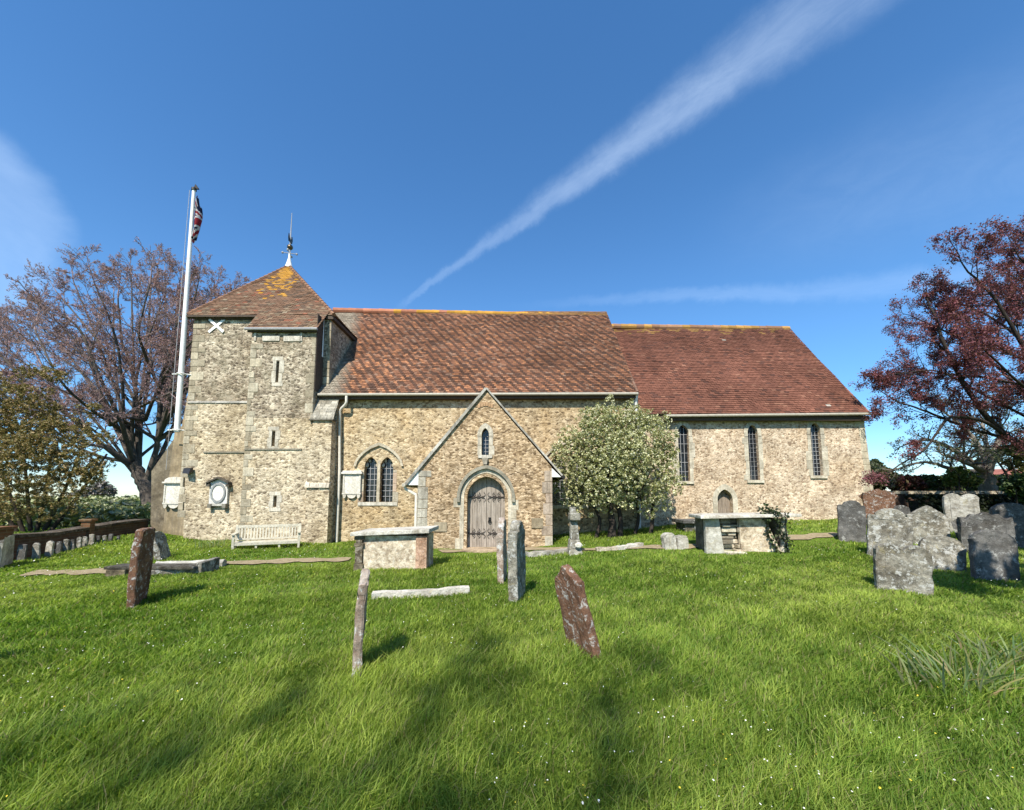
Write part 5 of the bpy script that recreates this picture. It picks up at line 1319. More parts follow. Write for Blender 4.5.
# --- copper beech in young purple leaf on the right
T = Tree(33, .006); YR1 = 13.6; bx = 20.2
base = Vector((bx, YR1, gz(bx, YR1)))
cb = empty('copper_beech', base, 'spreading copper beech in purple-red young leaf overhanging the right-hand graves', 'tree', 'copper beeches')
def P2(l): return pxl_pts(l, YR1)
T.limb([base+Vector((0, 0, -.3)), base+Vector((0, 0, 1)), base+Vector((-.3, 0, 2.2)), base+Vector((-.7, 0, 3.0))], .55, .4)
br = base+Vector((-.4, 0, 2.2))
def B2(*l): return [br]+P2(l)
G = [(B2((1065, 462, 0), (1012, 440, 0), (976, 402, -.3), (948, 352, -.5), (936, 318, -.5)), .26, .05),
     (B2((1060, 455, .3), (1010, 440, .5), (960, 425, .5), (928, 412, .3), (898, 402, .3)), .15, .03),
     (P2([(1012, 440, 0), (985, 422, -.4), (952, 417, -.8), (939, 430, -1), (925, 449, -1), (904, 462, -1), (888, 473, -1)]), .11, .02),
     (B2((1062, 430, -.5), (1025, 350, -1), (992, 295, -1.2), (968, 272, -1.2)), .18, .03),
     (B2((1080, 400, .8), (1032, 300, 1.5), (1016, 268, 1.5)), .2, .03),
     (B2((1050, 420, 1.5), (990, 360, 3), (952, 335, 3.2), (925, 322, 3.2)), .16, .03),
      (B2((1050, 400, 1), (1000, 380, 2), (955, 375, 2.5), (925, 372, 2.5)), .14, .03),
     (B2((1100, 380, 0), (1090, 250, 0), (1075, 180, 0)), .2, .04),
     (B2((1130, 400, -1.5), (1190, 300, -2), (1240, 240, -2)), .2, .04),
     (B2((1100, 420, 2.5), (1060, 340, 4), (1020, 290, 5)), .2, .04),
     (B2((1070, 400, .5), (1032, 350, 1), (995, 320, 1), (962, 304, 1)), .15, .03), (B2((1080, 370, -1), (1050, 300, -1.5), (1024, 262, -1.5)), .15, .03), (B2((1090, 340, 1), (1062, 265, 1.5), (1046, 245, 1.5)), .15, .03), (B2((1060, 410, -1), (1030, 392, -1.5), (985, 350, -2)), .13, .03), (B2((1070, 390, 2), (1040, 330, 3), (1010, 300, 3)), .13, .03),
     (B2((1150, 420, 0), (1250, 360, 0), (1330, 330, 0)), .2, .04),
     (B2((1090, 430, -1), (1060, 390, -1), (1040, 370, -1)), .15, .04),
     (B2((985, 395, 0), (940, 372, 0), (910, 372, 0)), .09, .02)]
CUTX = 10.9
for g, r0, r1 in G:
    P, rad = T.limb(g, r0*.56, r1*.8)
    low = r0 == .11
    T.spread(P, rad, 3 if low else 11, .7 if low else 1.6, .5 if low else .28, kids=(3, 3) if low else (5, 4), up=.05, lenf=.6, wig=.2)
T.wood('trunk', M['bark_dark'], cb, lambda r: r > .05); T.wood('branches', M['bark_dark'], cb, lambda r: r <= .05)
V, Fq, c = T.leaves(40, .034, [(.19, .062, .082), (.25, .085, .10), (.15, .05, .066), (.28, .12, .12), (.19, .085, .09)], .065, 5)
np_mesh('crown', V, Fq, c, M['leaf'], cb)

# --- trees out of view whose shade falls on the lawn
def shade_tree(name, x, y, limbs, seed, label, leafn, nb, L, leafc, size):
    T = Tree(seed, .012); b = Vector((x, y, gz(x, y)))
    root = empty(name, b, label, 'tree')
    T.limb([b+Vector((0, 0, -.3)), b+Vector((.05, 0, 2)), b+Vector((0, .1, 3.6))], .3, .22)
    for l in limbs:
        P, rad = T.limb([b+Vector((0, 0, 2.8))]+[Vector(q) for q in l], .14, .03); T.spread(P, rad, nb, L, .3, kids=(5, 4), up=.08)
    T.wood('trunk', M['bark_dark'], root)
    V, Fq, c = T.leaves(leafn, size, leafc, .08, seed); np_mesh('crown', V, Fq, c, M['leafd'], root)
shade_tree('lime_tree', -6, -13.5, [[(-5.5, -12.5, 9), (-5.2, -10.8, 13.8)], [(-5, -12.5, 9), (-4.0, -11, 14)], [(-4.5, -12.5, 9.5), (-2.8, -11.5, 13.5)], [(-5.5, -12.5, 10), (-4.6, -9.9, 15.5)], [(-6.5, -12, 9), (-7.4, -10.8, 13)], [(-4.6, -12, 10), (-3.2, -9.8, 15)], [(-5, -13, 9), (-3.4, -13, 12.5)], [(-6, -12, 10), (-6.0, -10.4, 14.8)], [(-6.5, -12.5, 10), (-7.0, -11.2, 15)], [(-5, -12, 10), (-4.6, -11.4, 12.6)], [(-5.2, -12, 11), (-5.4, -12, 14.6)]], 51, 'tall sparse lime tree standing behind the camera', 3, 10, 1.9, [(.06, .10, .02)], .06)
shade_tree('lawn_shade_tree', 11.2, 1.6, [[(10.4, 2.4, 4.5), (9.3, 3.0, 5.4)], [(11.4, 3, 4.4), (12, 4, 5.2)], [(10, 2.2, 3.8), (8.4, 2.5, 4.4)], [(9, 2.6, 4.2), (6.9, 2.9, 4.9)], [(11, 3.2, 5), (10.6, 4, 6.3)], [(12, 2.6, 5), (13, 3, 6.0)]], 52, 'unseen dense tree added off to the right to shade the lawn', 30, 7, 1.4, [(.03, .06, .015)], .08)  # invented tree out of view, placed to shade lawn and nearer graves

shade_tree('grave_shade_tree', 14.4, 6.4, [[(13.2, 7, 4.2), (10.9, 6.5, 5.2)], [(13.6, 6, 4.6), (12.3, 5.1, 5.6)], [(13.4, 7, 3.8), (12, 6.5, 4.3)], [(13, 7.2, 3.6), (11.3, 6.8, 3.9)], [(13.6, 6.6, 4.6), (12.6, 6.6, 5.8)]], 53, 'unseen dense tree added off to the right to shade the graves', 26, 6, 1.1, [(.03, .06, .015)], .07)  # another invented tree, its limbs set to darken the right-hand graves
# --- foliage volumes
def blob_points(lobes, n, rng, shell=.55):
    w = np.array([l[3]*l[4]*l[5] for l in lobes]); k = rng.choice(len(lobes), n, p=w/w.sum()); L = np.array(lobes)[k]
    d = rng.normal(0, 1, (n, 3)); d /= np.linalg.norm(d, axis=1)[:, None]
    r = (shell+(1-shell)*rng.random(n)**.6)[:, None]
    bump_ = 1+.16*np.sin(d[:, :1]*7+L[:, :1]*3)*np.sin(d[:, 1:2]*6+L[:, 1:2])+.10*np.sin(d[:, 2:3]*11+L[:, 2:3]*2)
    return L[:, :3]+d*L[:, 3:6]*r*bump_*(1+rng.normal(0, .06, (n, 1)))
def clumped(P, rng, k, amt):
    """pull points towards clump centres so that gaps open between sprays"""
    idx = rng.choice(len(P), k, replace=False); C = P[idx]
    out = np.empty_like(P)
    for a in range(0, len(P), 4000):
        d = ((P[a:a+4000, None, :]-C[None])**2).sum(-1); j = d.argmin(1); out[a:a+4000] = P[a:a+4000]+(C[j]-P[a:a+4000])*amt
    return out
# flowering variegated tree by the nave
YBU = 12.7; c0 = at(614, 462, YBU); gb = Vector((at(612, 526, YBU).x, YBU, 0)); gb.z = gz(gb.x, gb.y)
ft = empty('flowering_tree', gb, 'round cream-and-green flowering tree growing against the nave wall', 'tree')
T = Tree(61)
for i, (dx, dy) in enumerate(((0, 0), (.25, .1), (1.25, .2), (-.5, .15), (.75, .35))):
    b = Vector((gb.x+dx, gb.y+dy, gz(gb.x+dx, gb.y+dy)-.1)); T.limb([b, b+Vector((.05*i, 0, .7)), b+Vector((dx*.25-.1, .1, 1.5)), b+Vector((dx*.5, .2, 2.6))], (.16, .10, .07, .07, .06)[i], .03)
for i in range(26):
    b = Vector((gb.x+T.R.uniform(-.5, 1.), gb.y+T.R.uniform(-.2, .4), gb.z+T.R.uniform(.9, 2.2))); T.branch(b, T.rv()+Vector((0, 0, .6)), 1.3, .03, 1, kids=(4, 4, 3))
T.wood('trunk', M['bark_dark'], ft)
rng = np.random.default_rng(8); S = YBU/F
lobes = []
for px, py, dy, r in ((606, 440, -.1, 36), (640, 440, 0, 34), (580, 462, .1, 28), (645, 475, -.1, 32), (612, 470, -.5, 36), (570, 448, .3, 16), (600, 420, .1, 19), (632, 421, 0, 18), (664, 455, .1, 15), (577, 490, 0, 18), (655, 497, -.1, 15), (592, 434, -.5, 18), (625, 455, -.8, 24), (612, 413, .1, 11), (560, 470, .4, 9), (672, 480, .2, 8)):
    q = at(px, py, YBU+dy); lobes.append((q.x, q.y, q.z, r*S*1.0, r*S*.75, r*S*.95))
for i in range(34):
    th = rng.uniform(-.5, math.pi+.5); q = at(614+62*rng.uniform(.84, 1.12)*math.cos(th), 468-66*rng.uniform(.84, 1.06)*math.sin(th), YBU+rng.uniform(-.5, .3)); rr = rng.uniform(5, 12)*S; lobes.append((q.x, q.y, q.z, rr*.8, rr*.8, rr))
for px, py, r in ((563, 500, 7), (598, 505, 8), (640, 507, 9), (660, 500, 7), (622, 500, 6), (575, 508, 8), (650, 514, 8), (590, 516, 6), (668, 508, 6), (608, 512, 6), (560, 488, 7), (676, 494, 6)):
    q = at(px, py, YBU-.2); lobes.append((q.x, q.y, q.z, r*S, r*S, r*S*.8))
P = clumped(blob_points(lobes, 75000, rng, .4), rng, 3000, .45)
V, Fq, c = leaf_cards(P, .034, [(.16, .18, .055), (.28, .29, .10), (.46, .45, .23), (.58, .57, .35), (.62, .61, .43), (.38, .38, .17), (.50, .50, .28)], rng, .6)
np_mesh('crown', V, Fq, c, M['leafd'], ft)
# yew at the left
Yy = 17.5; S = Yy/F; q = at(35, 520, Yy); yb = Vector((q.x, Yy, gz(q.x, Yy)))
yew = empty('yew_tree', yb, 'dark broad yew tree with bronze tips beyond the boundary wall at left', 'tree')
T = Tree(71)
for i in range(6): T.limb([yb+Vector((i*.2-.5, 0, -.3)), yb+Vector((i*.5-1.3, .2*i-.5, 1.5)), yb+Vector((i*.9-2.4, .3*i-.8, 3.4))], .09, .04)
T.wood('trunk', M['bark_dark'], yew)
lobes = []
for i in range(40):
    th = rng.uniform(-.6, math.pi+.3); q = at(35+66*rng.uniform(.85, 1.12)*math.cos(th), 452-76*rng.uniform(.82, 1.1)*math.sin(th), Yy+rng.uniform(-.8, .4)); rr = rng.uniform(5, 11)*S; lobes.append((q.x, q.y, q.z, rr*1.2, rr, rr*.7))
for px, py, dy, r in ((20, 420, 0, 34), (50, 440, -.5, 30), (75, 462, -.6, 24), (30, 465, -1, 36), (-10, 450, 0, 40), (10, 395, .3, 20), (40, 408, 0, 18), (62, 425, 0, 14), (92, 468, -.6, 11), (84, 478, -.8, 14), (60, 492, -1, 20), (20, 500, -1, 22), (95, 455, -.5, 6), (-30, 420, 0, 36), (-5, 380, .3, 12), (10, 512, -1, 16), (45, 512, -1, 14), (75, 508, -.8, 11), (-20, 500, -.5, 20)):
    q = at(px, py, Yy+dy); lobes.append((q.x, q.y, q.z, r*S, r*S*.9, r*S*.82))
P = clumped(blob_points(lobes, 95000, rng, .45), rng, 2600, .5)
V, Fq, c = leaf_cards(P, .052, [(.16, .135, .045), (.21, .17, .06), (.28, .195, .08), (.12, .11, .038), (.35, .24, .11), (.23, .20, .07)], rng, .42)
np_mesh('crown', V, Fq, c, M['leafd'], yew)
# orchard rows beyond the wall
P = []
for r_, (yy, n_, tz_) in enumerate(((20.5, 9000, .95), (23.5, 10000, 1.05), (27, 12000, 1.15), (31, 12000, 1.25), (36, 12000, 1.4), (43, 14000, 1.55))):
    x = yy*rng.uniform(-2.0, -.80, n_); top = tz_+.22*wob(x, yy*.5, 1.5)
    P.append(np.stack([x, yy+rng.normal(0, .45, n_), rng.uniform(-.1, 1, n_)**.6*top], 1))
P = np.concatenate(P); P[:, 2] += ground_z(P[:, 0], P[:, 1])-.05
V, Fq, c = leaf_cards(P, .16, [(.17, .21, .07), (.24, .26, .11), (.36, .38, .20), (.46, .46, .30), (.13, .16, .06)], rng, .7)
o = np_mesh('orchard_rows', V, Fq, c, M['leafd']); tag(o, 'pale green blossoming orchard rows beyond the boundary wall', 'orchard', None, 'stuff')
def small_tree(name, px, py_base, Y, lobes_px, n, size, cols, label, seed, trunk=.12, clump=.4, shell=.5, flat=.9, group=None):
    q = at(px, py_base, Y); b = Vector((q.x, Y, gz(q.x, Y))); S = Y/F; rng = np.random.default_rng(seed)
    root = empty(name, b, label, 'shrub' if 'shrub' in name or 'bush' in name else 'tree', group)
    T = Tree(seed); top = at(lobes_px[0][0], lobes_px[0][1], Y)
    for i in range(4): T.limb([b+Vector(((i-1.5)*trunk, 0, -.3)), b.lerp(top, .5)+Vector(((i-1.5)*trunk*3, (i % 2-.5)*.5, 0)), top+Vector(((i-1.5)*trunk*6, (i % 2-.5), 0))], trunk, trunk*.3)
    T.wood('trunk', M['bark_dark'], root)
    lobes = []
    for lx, ly, r in lobes_px:
        q = at(lx, ly, Y+rng.uniform(-.5, .5)); lobes.append((q.x, q.y, q.z, r*S, r*S*.8, r*S*flat))
    P = clumped(blob_points(lobes, n, rng, shell), rng, max(20, n//25), clump)
    V, Fq, c = leaf_cards(P, size, cols, rng, .6); np_mesh('crown', V, Fq, c, M['leafd'], root)
    return root
small_tree('distant_tree', 96, 505, 58, ((96, 492, 10), (84, 494, 8), (108, 492, 8), (75, 497, 7), (102, 485, 6)), 2600, .28, [(.22, .20, .19), (.18, .16, .15), (.26, .23, .22)], 'greyish leafless distant tree behind the orchard, left one', 81, .12, .3, .3, group='distant trees behind the orchard')
small_tree('distant_tree', 127, 505, 62, ((127, 500, 5), (123, 502, 3), (131, 502, 3)), 900, .3, [(.12, .16, .10), (.15, .18, .12)], 'small green distant tree behind the orchard, right one', 82, .12, .3, .3, group='distant trees behind the orchard')
for px, top, bot, lb in ((72.5, 503, 527, 'thin pale wooden post beyond the boundary wall, left one'), (105.5, 512, 524, 'thin pale wooden post beyond the boundary wall, right one')):
    Y = 21; a = at(px, bot, Y); zt_ = zat(px, top, Y); mb = MB(); g = gz(a.x, Y)
    mb.tube([(a.x, Y, g-.2), (a.x, Y, zt_)], [.07, .055], 6); o = mb.build('fence_post', M['bench'], None, loc=(a.x, Y, g)); tag(o, lb, 'post', 'posts beyond the boundary wall')
# right background
HY = 24
small_tree('shrub', 905, 492, 22, ((905, 484, 9), (915, 482, 7), (897, 487, 6), (922, 487, 5)), 3500, .10, [(.10, .03, .028), (.12, .04, .035), (.07, .03, .025), (.08, .065, .03)], 'dark red leaved shrub behind the chancel corner', 91, .05)
small_tree('shrub', 884, 492, 24, ((884, 478, 10), (893, 480, 9), (876, 484, 9), (888, 472, 5)), 4000, .11, [(.075, .075, .03), (.10, .09, .04), (.13, .11, .06), (.05, .06, .02)], 'olive brown shrub showing past the chancel wall', 92, .05)
small_tree('distant_tree', 876, 492, 46, ((876, 466, 8), (870, 470, 8), (880, 474, 7)), 1600, .25, [(.06, .08, .03), (.08, .10, .05)], 'rounded green tree far behind the chancel corner', 93, .12)
small_tree('shrub', 957, 492, 20, ((957, 474, 9), (966, 478, 9), (950, 480, 7), (975, 481, 6)), 2600, .09, [(.12, .16, .035), (.09, .13, .03), (.16, .18, .06)], 'bright green shrub under the bare apple tree', 94, .05)
small_tree('shrub', 1015, 500, 17, ((1012, 489, 8), (1022, 482, 10), (1030, 490, 14)), 3500, .09, [(.06, .10, .025), (.08, .12, .03), (.04, .07, .02)], 'green leafy shrub at the right end of the low wall', 95, .05)
small_tree('small_tree', 1030, 500, 19, ((1015, 458, 13), (1030, 450, 18), (1005, 450, 8), (1024, 470, 12), (998, 459, 5)), 3600, .09, [(.16, .17, .05), (.20, .19, .07), (.11, .13, .04), (.22, .18, .09)], 'yellow-green leafing tree at the right frame edge behind the low wall', 96, .1)
# spreading apple tree
T = Tree(101); YA = 21; ab = Vector((at(987, 500, YA).x, YA, 0)); ab.z = gz(ab.x, YA)
ap = empty('apple_tree', ab, 'old spreading apple tree with grey fine twigs behind the low wall', 'tree')
def PA(l): return pxl_pts(l, YA)
T.limb([ab+Vector((0, 0, -.3))]+PA([(987, 488, 0), (985, 472, 0), (990, 460, 0)]), .42, .3)
for g in ([(985, 474, 0), (962, 455, -1), (930, 440, -1.5), (905, 445, -2)], [(984, 472, 0), (955, 470, 1), (925, 462, 1), (893, 470, 1)], [(988, 466, 0), (975, 440, .5), (955, 420, .5), (940, 410, .5)], [(990, 460, 0), (1000, 435, 0), (1000, 415, 0)], [(990, 462, 0), (1015, 445, 0), (1040, 430, 0), (1065, 430, 0)], [(986, 470, 0), (965, 462, -2.5), (945, 455, -4)], [(988, 466, 0), (985, 435, 3), (980, 415, 4)], [(1000, 450, 0), (1030, 460, -1), (1050, 470, -1)]):
    P, rad = T.limb(PA(g), .17, .03); T.spread(P, rad, 10, 1.5, .2, kids=(6, 5), up=.06, lenf=.55)
T.wood('trunk', M['bark_grey'], ap, lambda r: r > .06); T.wood('branches', M['bark_grey'], ap, lambda r: r <= .06)
V, Fq, c = T.leaves(3, .05, [(.22, .22, .17), (.17, .19, .10), (.13, .15, .07)], .06, 6); np_mesh('crown', V, Fq, c, M['leaf'], ap)
# clipped hedge and long low wall with pale coping
def hedge(name, x0, x1, Y, dep, ztop, n, size, cols, label, seed):
    rng = np.random.default_rng(seed)
    x = rng.uniform(x0, x1, n); y = Y+rng.uniform(0, dep, n); f = rng.random(n); z = np.where(f < .4, 1.0, rng.random(n))
    front = (f > .4) & (f < .8); y = np.where(front, Y+rng.normal(0, .06, n), y)
    g = ground_z(x, y); tz = ztop-g; P = np.stack([x, y, g+z*tz+rng.normal(0, .05, n)+.06*wob(x, y, 2.)], 1)
    V, Fq, c = leaf_cards(P, size, cols, rng, .7); mb = MB()
    root = empty(name, ((x0+x1)/2, Y+dep/2, gz((x0+x1)/2, Y)), label, 'hedge')
    mb.box(x0+.1, x1-.1, Y+.15, Y+dep-.15, gz((x0+x1)/2, Y)-.6, ztop-.15, (.02, .025, .01)); mb.build('stems', M['bark_dark'], root)
    np_mesh('foliage', V, Fq, c, M['leafd'], root)
hedge('hedge', at(925, 480, 23).x, at(1180, 480, 23).x, 23, 1.2, zat(975, 477, 23), 9000, .10, [(.03, .05, .012), (.045, .07, .018), (.06, .09, .022)], 'dark clipped hedge behind the apple tree trunk', 111)
YW = 19; x0, x1 = at(888, 500, YW).x, at(1130, 500, YW).x; g = gz(x0, YW)
lw = empty('low_wall', ((x0+x1)/2, YW, g), 'long low dark wall with pale coping behind the right-hand graves', 'wall')
mb = MB(); mb.box(x0, x1, YW, YW+.3, g-.7, zat(940, 494, YW)); mb.build('brickwork', M['brick'], lw)
mb = MB(); x = x0-.05
while x < x1: mb.box(x, x+.59, YW-.09, YW+.39, zat(940, 494, YW)+.002, zat(940, 491, YW), (.9, .88, .8)); x += .6
mb.build('coping', M['g_buff'], lw)
hedge('shade_hedge', x0+.2, x1, YW-1.2, .7, zat(940, 497, YW-1.2), 7000, .08, [(.012, .018, .006), (.02, .03, .008)], 'low hedge coloured near-black as the shade along the front of the long low wall', 112)  # near-black leaf colours carry the shade before the wall
# far house and box tomb
YH = 60
hp = at(1000, 480, YH); house = empty('house', (hp.x, YH, gz(hp.x, YH)), 'distant house with red tiled roof beyond the hedge at right', 'house')
hx0, hx1 = at(993, 475, YH).x, at(1075, 475, YH).x; he, hr = zat(1010, 478, YH), zat(1010, 467.5, YH)
mb = MB(); mb.box(hx0, hx1, YH, YH+7, 0, he); mb.add([(hx0, YH, he), (hx0, YH+7, he), (hx0, YH+3.5, hr-.1)], [(0, 1, 2)]); mb.add([(hx1, YH, he), (hx1, YH+7, he), (hx1, YH+3.5, hr-.1)], [(0, 1, 2)]); mb.build('wall', M['marble'], house)
tiled('roof', house, (hx0-.2, YH-.3, he), (hx1+.2, YH-.3, he), (hx0-.2, YH+3.5, hr), (hx1+.2, YH+3.5, hr), lambda p, R: tuple(Vector((.30, .12, .09))*R.uniform(.8, 1.15)), .3, .3)
mb = MB(); mb.add([(hx0-.2, YH+7.3, he), (hx1+.2, YH+7.3, he), (hx1+.2, YH+3.5, hr), (hx0-.2, YH+3.5, hr)], [(0, 1, 2, 3)], (.3, .12, .09)); mb.build('roof', M['tile'], house)
for f in (.2, .5, .8):
    mb = MB(); x = hx0+(hx1-hx0)*f; mb.box(x-.5, x+.5, YH-.05, YH+.1, 1, 2.1); mb.build('window', M['glass'], house)
p = gp(993, 511); Y = p.y; bt = empty('box_tomb', p, 'square buff box tomb standing behind the pale double-humped gravestone', 'box tomb', None)
a, b = xat(985, 500, Y), xat(1003, 500, Y); zt_ = zat(993, 495, Y)
mb = MB(); mb.box(a, b, Y, Y+.9, p.z-.2, zt_-.1, (.8, .75, .62)); mb.build('body', M['g_buff'], bt, bevel=.02)
mb = MB(); mb.box(a-.06, b+.06, Y-.06, Y+.96, zt_-.1, zt_, (.9, .82, .62)); mb.build('top_slab', M['g_buff'], bt, bevel=.02)
mb = MB(); mb.box(b-.12, b+.012, Y-.012, Y+.1, p.z-.2, zt_-.102, (1.15, 1., .65)); mb.build('corner_post', M['g_pale'], bt)
# ivy on the broken tomb
sx, Y, zb, zt = RT; rng = np.random.default_rng(14)
iv = empty('ivy', (sx(780), Y, zb+.1), 'dark ivy climbing over the right end of the broken chest tomb', 'ivy')
mb = MB(); P = []
def strand(pts, n, w):
    pts = [Vector(q) for q in pts]; mb.tube(pts, .014, 5)
    for _ in range(n):
        f = rng.random()*(len(pts)-1); i = int(f); q = pts[i].lerp(pts[min(i+1, len(pts)-1)], f-i); P.append((q.x+rng.normal(0, w), q.y-.04+rng.normal(0, .04), q.z+rng.normal(0, w)))
strand([(sx(786), Y-.06, zb), (sx(784), Y-.06, zb+.35), (sx(777), Y-.06, zb+.65), (sx(776), Y-.1, zt-.06), (sx(774), Y-.12, zt+.05), (sx(772), Y+.1, zt+.06)], 230, .05)
strand([(sx(778), Y-.05, zb+.1), (sx(771), Y-.04, zb+.35), (sx(767), Y-.02, zb+.62), (sx(766), Y-.06, zt-.07)], 110, .035)
strand([(sx(782), Y-.06, zb), (sx(785), Y-.06, zb+.4), (sx(784), Y-.1, zt-.1), (sx(782), Y-.17, zt+.03)], 70, .04)
strand([(sx(768), Y-.1, zt+.04), (sx(766), Y+.2, zt+.13)], 70, .06)
mb.build('stem', M['bark_dark'], iv)
V, Fq, c = leaf_cards(np.array(P), .036, [(.03, .05, .015), (.05, .075, .025), (.08, .10, .04), (.04, .055, .03)], rng, .9); np_mesh('leaves', V, Fq, c, M['leafd'], iv)

# ---------------------------------------------------------------- ground
def axis_vals(lo, hi, step, far):
    a = list(np.arange(lo, hi+1e-6, step)); s = step; L = []; x = lo
    while x > -far: s *= 1.35; x -= s; L.append(x)
    s = step; x = hi; Rr = []
    while x < far: s *= 1.35; x += s; Rr.append(x)
    return np.array(L[::-1]+a+Rr)
PATH = [gp(*q) for q in ((28, 574), (70, 573), (125, 571.5), (250, 563), (300, 561), (350, 560))]
PATH2 = [gp(*q) for q in ((440, 552), (487, 549), (530, 550), (600, 550), (650, 548), (690, 547), (800, 538), (840, 534.5))]
def dpath(x, y):
    x = np.asarray(x, float); y = np.asarray(y, float); best = np.full(x.shape, 9.)
    for L in (PATH, PATH2):
        for a, b in zip(L, L[1:]):
            dx, dy = b.x-a.x, b.y-a.y; t = np.clip(((x-a.x)*dx+(y-a.y)*dy)/(dx*dx+dy*dy), 0, 1)
            best = np.minimum(best, np.hypot(x-a.x-dx*t, y-a.y-dy*t))
    return best
xs = axis_vals(-20, 20, .2, 3000); ys = axis_vals(-10, 20, .2, 3000)
X, Yg = np.meshgrid(xs, ys, indexing='xy'); Z = ground_z(X, Yg)
V = np.stack([X.ravel(), Yg.ravel(), Z.ravel()], 1); nx, ny = len(xs), len(ys)
i = np.arange(ny-1)[:, None]*nx; k = np.arange(nx-1)[None, :]; Fq = np.stack([i+k, i+k+1, i+nx+k+1, i+nx+k], -1).reshape(-1, 4)
t = NT('turf'); c = t.coord(); n1 = t.noise(c, 1.1, 6, .7); n2 = t.noise(c, 14, 5, .7)
gcol = t.ramp(n1, [(.35, (.075, .125, .014)), (.6, (.13, .19, .026))]); gcol = t.mix(.7, gcol, t.ramp(n2, [(.3, .4), (.7, 1.3)]), 'MULTIPLY')
t.pbr(gcol, .95, t.bump(n2, .05), spec=.1); M['turf'] = t.m
o = np_mesh('ground', V, Fq, np.ones((len(Fq), 3)), M['turf'], None, True); tag(o, 'green churchyard turf', 'ground', None, 'structure')
t = NT('sandy_path'); c = t.coord(); n1 = t.noise(c, 9, 6, .75)
t.pbr(t.ramp(n1, [(.3, (.17, .135, .075)), (.65, (.33, .265, .17))]), .95, t.bump(n1, .02), spec=.1); M['path'] = t.m
for L, nm, lb in ((PATH, 'path', 'worn sandy path past the bench'), (PATH2, 'path', 'worn sandy path past the porch door')):
    mb = MB(); vs = []; fs = []; W = .21
    pts = []
    for a, b in zip(L, L[1:]):
        for q in range(12): pts.append(a.lerp(b, q/12))
    pts.append(L[-1])
    for j, p in enumerate(pts):
        d = (pts[min(j+1, len(pts)-1)]-pts[max(j-1, 0)]); d.z = 0; d.normalize(); nn = Vector((-d.y, d.x, 0))
        for e in (-1, -.33, .33, 1):
            q = p+nn*W*e*(1+.25*math.sin(j*.9)); vs.append((q.x, q.y, gz(q.x, q.y)+.025))
    for j in range(len(pts)-1):
        for e in range(3): fs.append((j*4+e, (j+1)*4+e, (j+1)*4+e+1, j*4+e+1))
    mb.add(vs, fs); tag(mb.build(nm, M['path']), lb, 'path', None, 'structure')
# ---------------------------------------------------------------- grass blades
def blocked(x, y):
    b = (y > YP-.05) & (x > TXL-.5) & (x < CXR+.3) & ~((x < PXL) & (y < YT-.1)) & ~((x > PXR+1.2) & (y < YN))
    b |= (y > YPO-.02) & (x > pxl) & (x < pxr)
    b |= (y > YPO-.42) & (y < YPO) & (x > dcx-dhw-.1) & (x < dcx+dhw+.13)
    for r in ('chest_tomb', 'chest_tomb.001', 'ledger_tomb', 'ledger_tomb.001'):
        o = bpy.data.objects[r]; cs = [wloc(ch)+v.co for ch in o.children for v in ch.data.vertices]
        b |= (x > min(q.x for q in cs)+.06) & (x < max(q.x for q in cs)-.06) & (y > min(q.y for q in cs)+.1) & (y < max(q.y for q in cs)-.06)
    return b
rng = np.random.default_rng(77)
def scatter(n, y0, y1, power, half=1.5, pad=2.0):
    u = rng.random(n); y = (y0**power+(y1**power-y0**power)*u)**(1/power)
    x = rng.uniform(-1, 1, n)*(half*np.maximum(y, .6)+pad); return x, y
x1_, y1_ = scatter(520000, .7, 9, .55); x2_, y2_ = scatter(300000, 6, 20, .8)
x = np.concatenate([x1_, x2_]); y = np.concatenate([y1_, y2_])
dp = dpath(x, y); keep = ~blocked(x, y) & (x < 24) & (x > -24) & ~((x < -11.5) & (y > 9.3) & (x > -13.9) & (np.abs(x-(w0.x+(y-w0.y)*(w1.x-w0.x)/(w1.y-w0.y))-.15) < .22)) & (rng.random(len(x)) < ss(-.1, .42, dp+.15*wob(x, y, 3.)))
x, y = x[keep], y[keep]; n = len(x); dist = np.hypot(x, y)
cl = wob(x, y, 1.6, .4); cl2 = wob(x, y, 4.3, 2.2); cl3 = wob(x, y, .55, 1.1)
tall = np.clip(.62+.45*cl+.30*cl2+.25*cl3, .12, 1.6)
near_front = 1-ss(3.2, 7.5, y)
h = (.045+.08*tall*(0.5+.5*near_front))*rng.uniform(.55, 1.35, n)
h *= np.where(dpath(x, y) < .6, .5, 1)
ang = 1.2*wob(x, y, .8, 3.1)+.9*wob(x, y, 2.4, .2)+rng.normal(0, 1.35, n)-.5
lean = np.clip(rng.normal(.55, .33, n)+.05*near_front, .03, 1.6)
w = np.maximum(.0025, .00085*dist)*rng.uniform(.7, 1.3, n)
dx, dy = np.cos(ang), np.sin(ang); fa = ang+np.pi/2+rng.normal(0, .6, n); wx, wy = np.cos(fa)*w, np.sin(fa)*w
zg = ground_z(x, y)-.01
def ring(f, hh, ww):
    off = h*lean*f**1.8
    px_, py_, pz_ = x+dx*off, y+dy*off, zg+h*hh
    return np.stack([px_-wx*ww, py_-wy*ww, pz_], 1), np.stack([px_+wx*ww, py_+wy*ww, pz_], 1)
a0, b0_ = ring(0, 0, 1.); a1, b1_ = ring(.5, .55, .85); a2, b2_ = ring(1., .9, .12)
V = np.stack([a0, b0_, b1_, a1, b2_, a2], 1).reshape(-1, 3); k = np.arange(n)[:, None]*6
Fq = np.concatenate([k+np.array([[0, 1, 2, 3]]), k+np.array([[3, 2, 4, 5]])], 1).reshape(-1, 4)
hue = np.clip(.5+.40*cl3+.30*cl2+rng.normal(0, .28, n), 0, 1)[:, None]
cA, cB = np.array([.12, .225, .024]), np.array([.335, .405, .075])
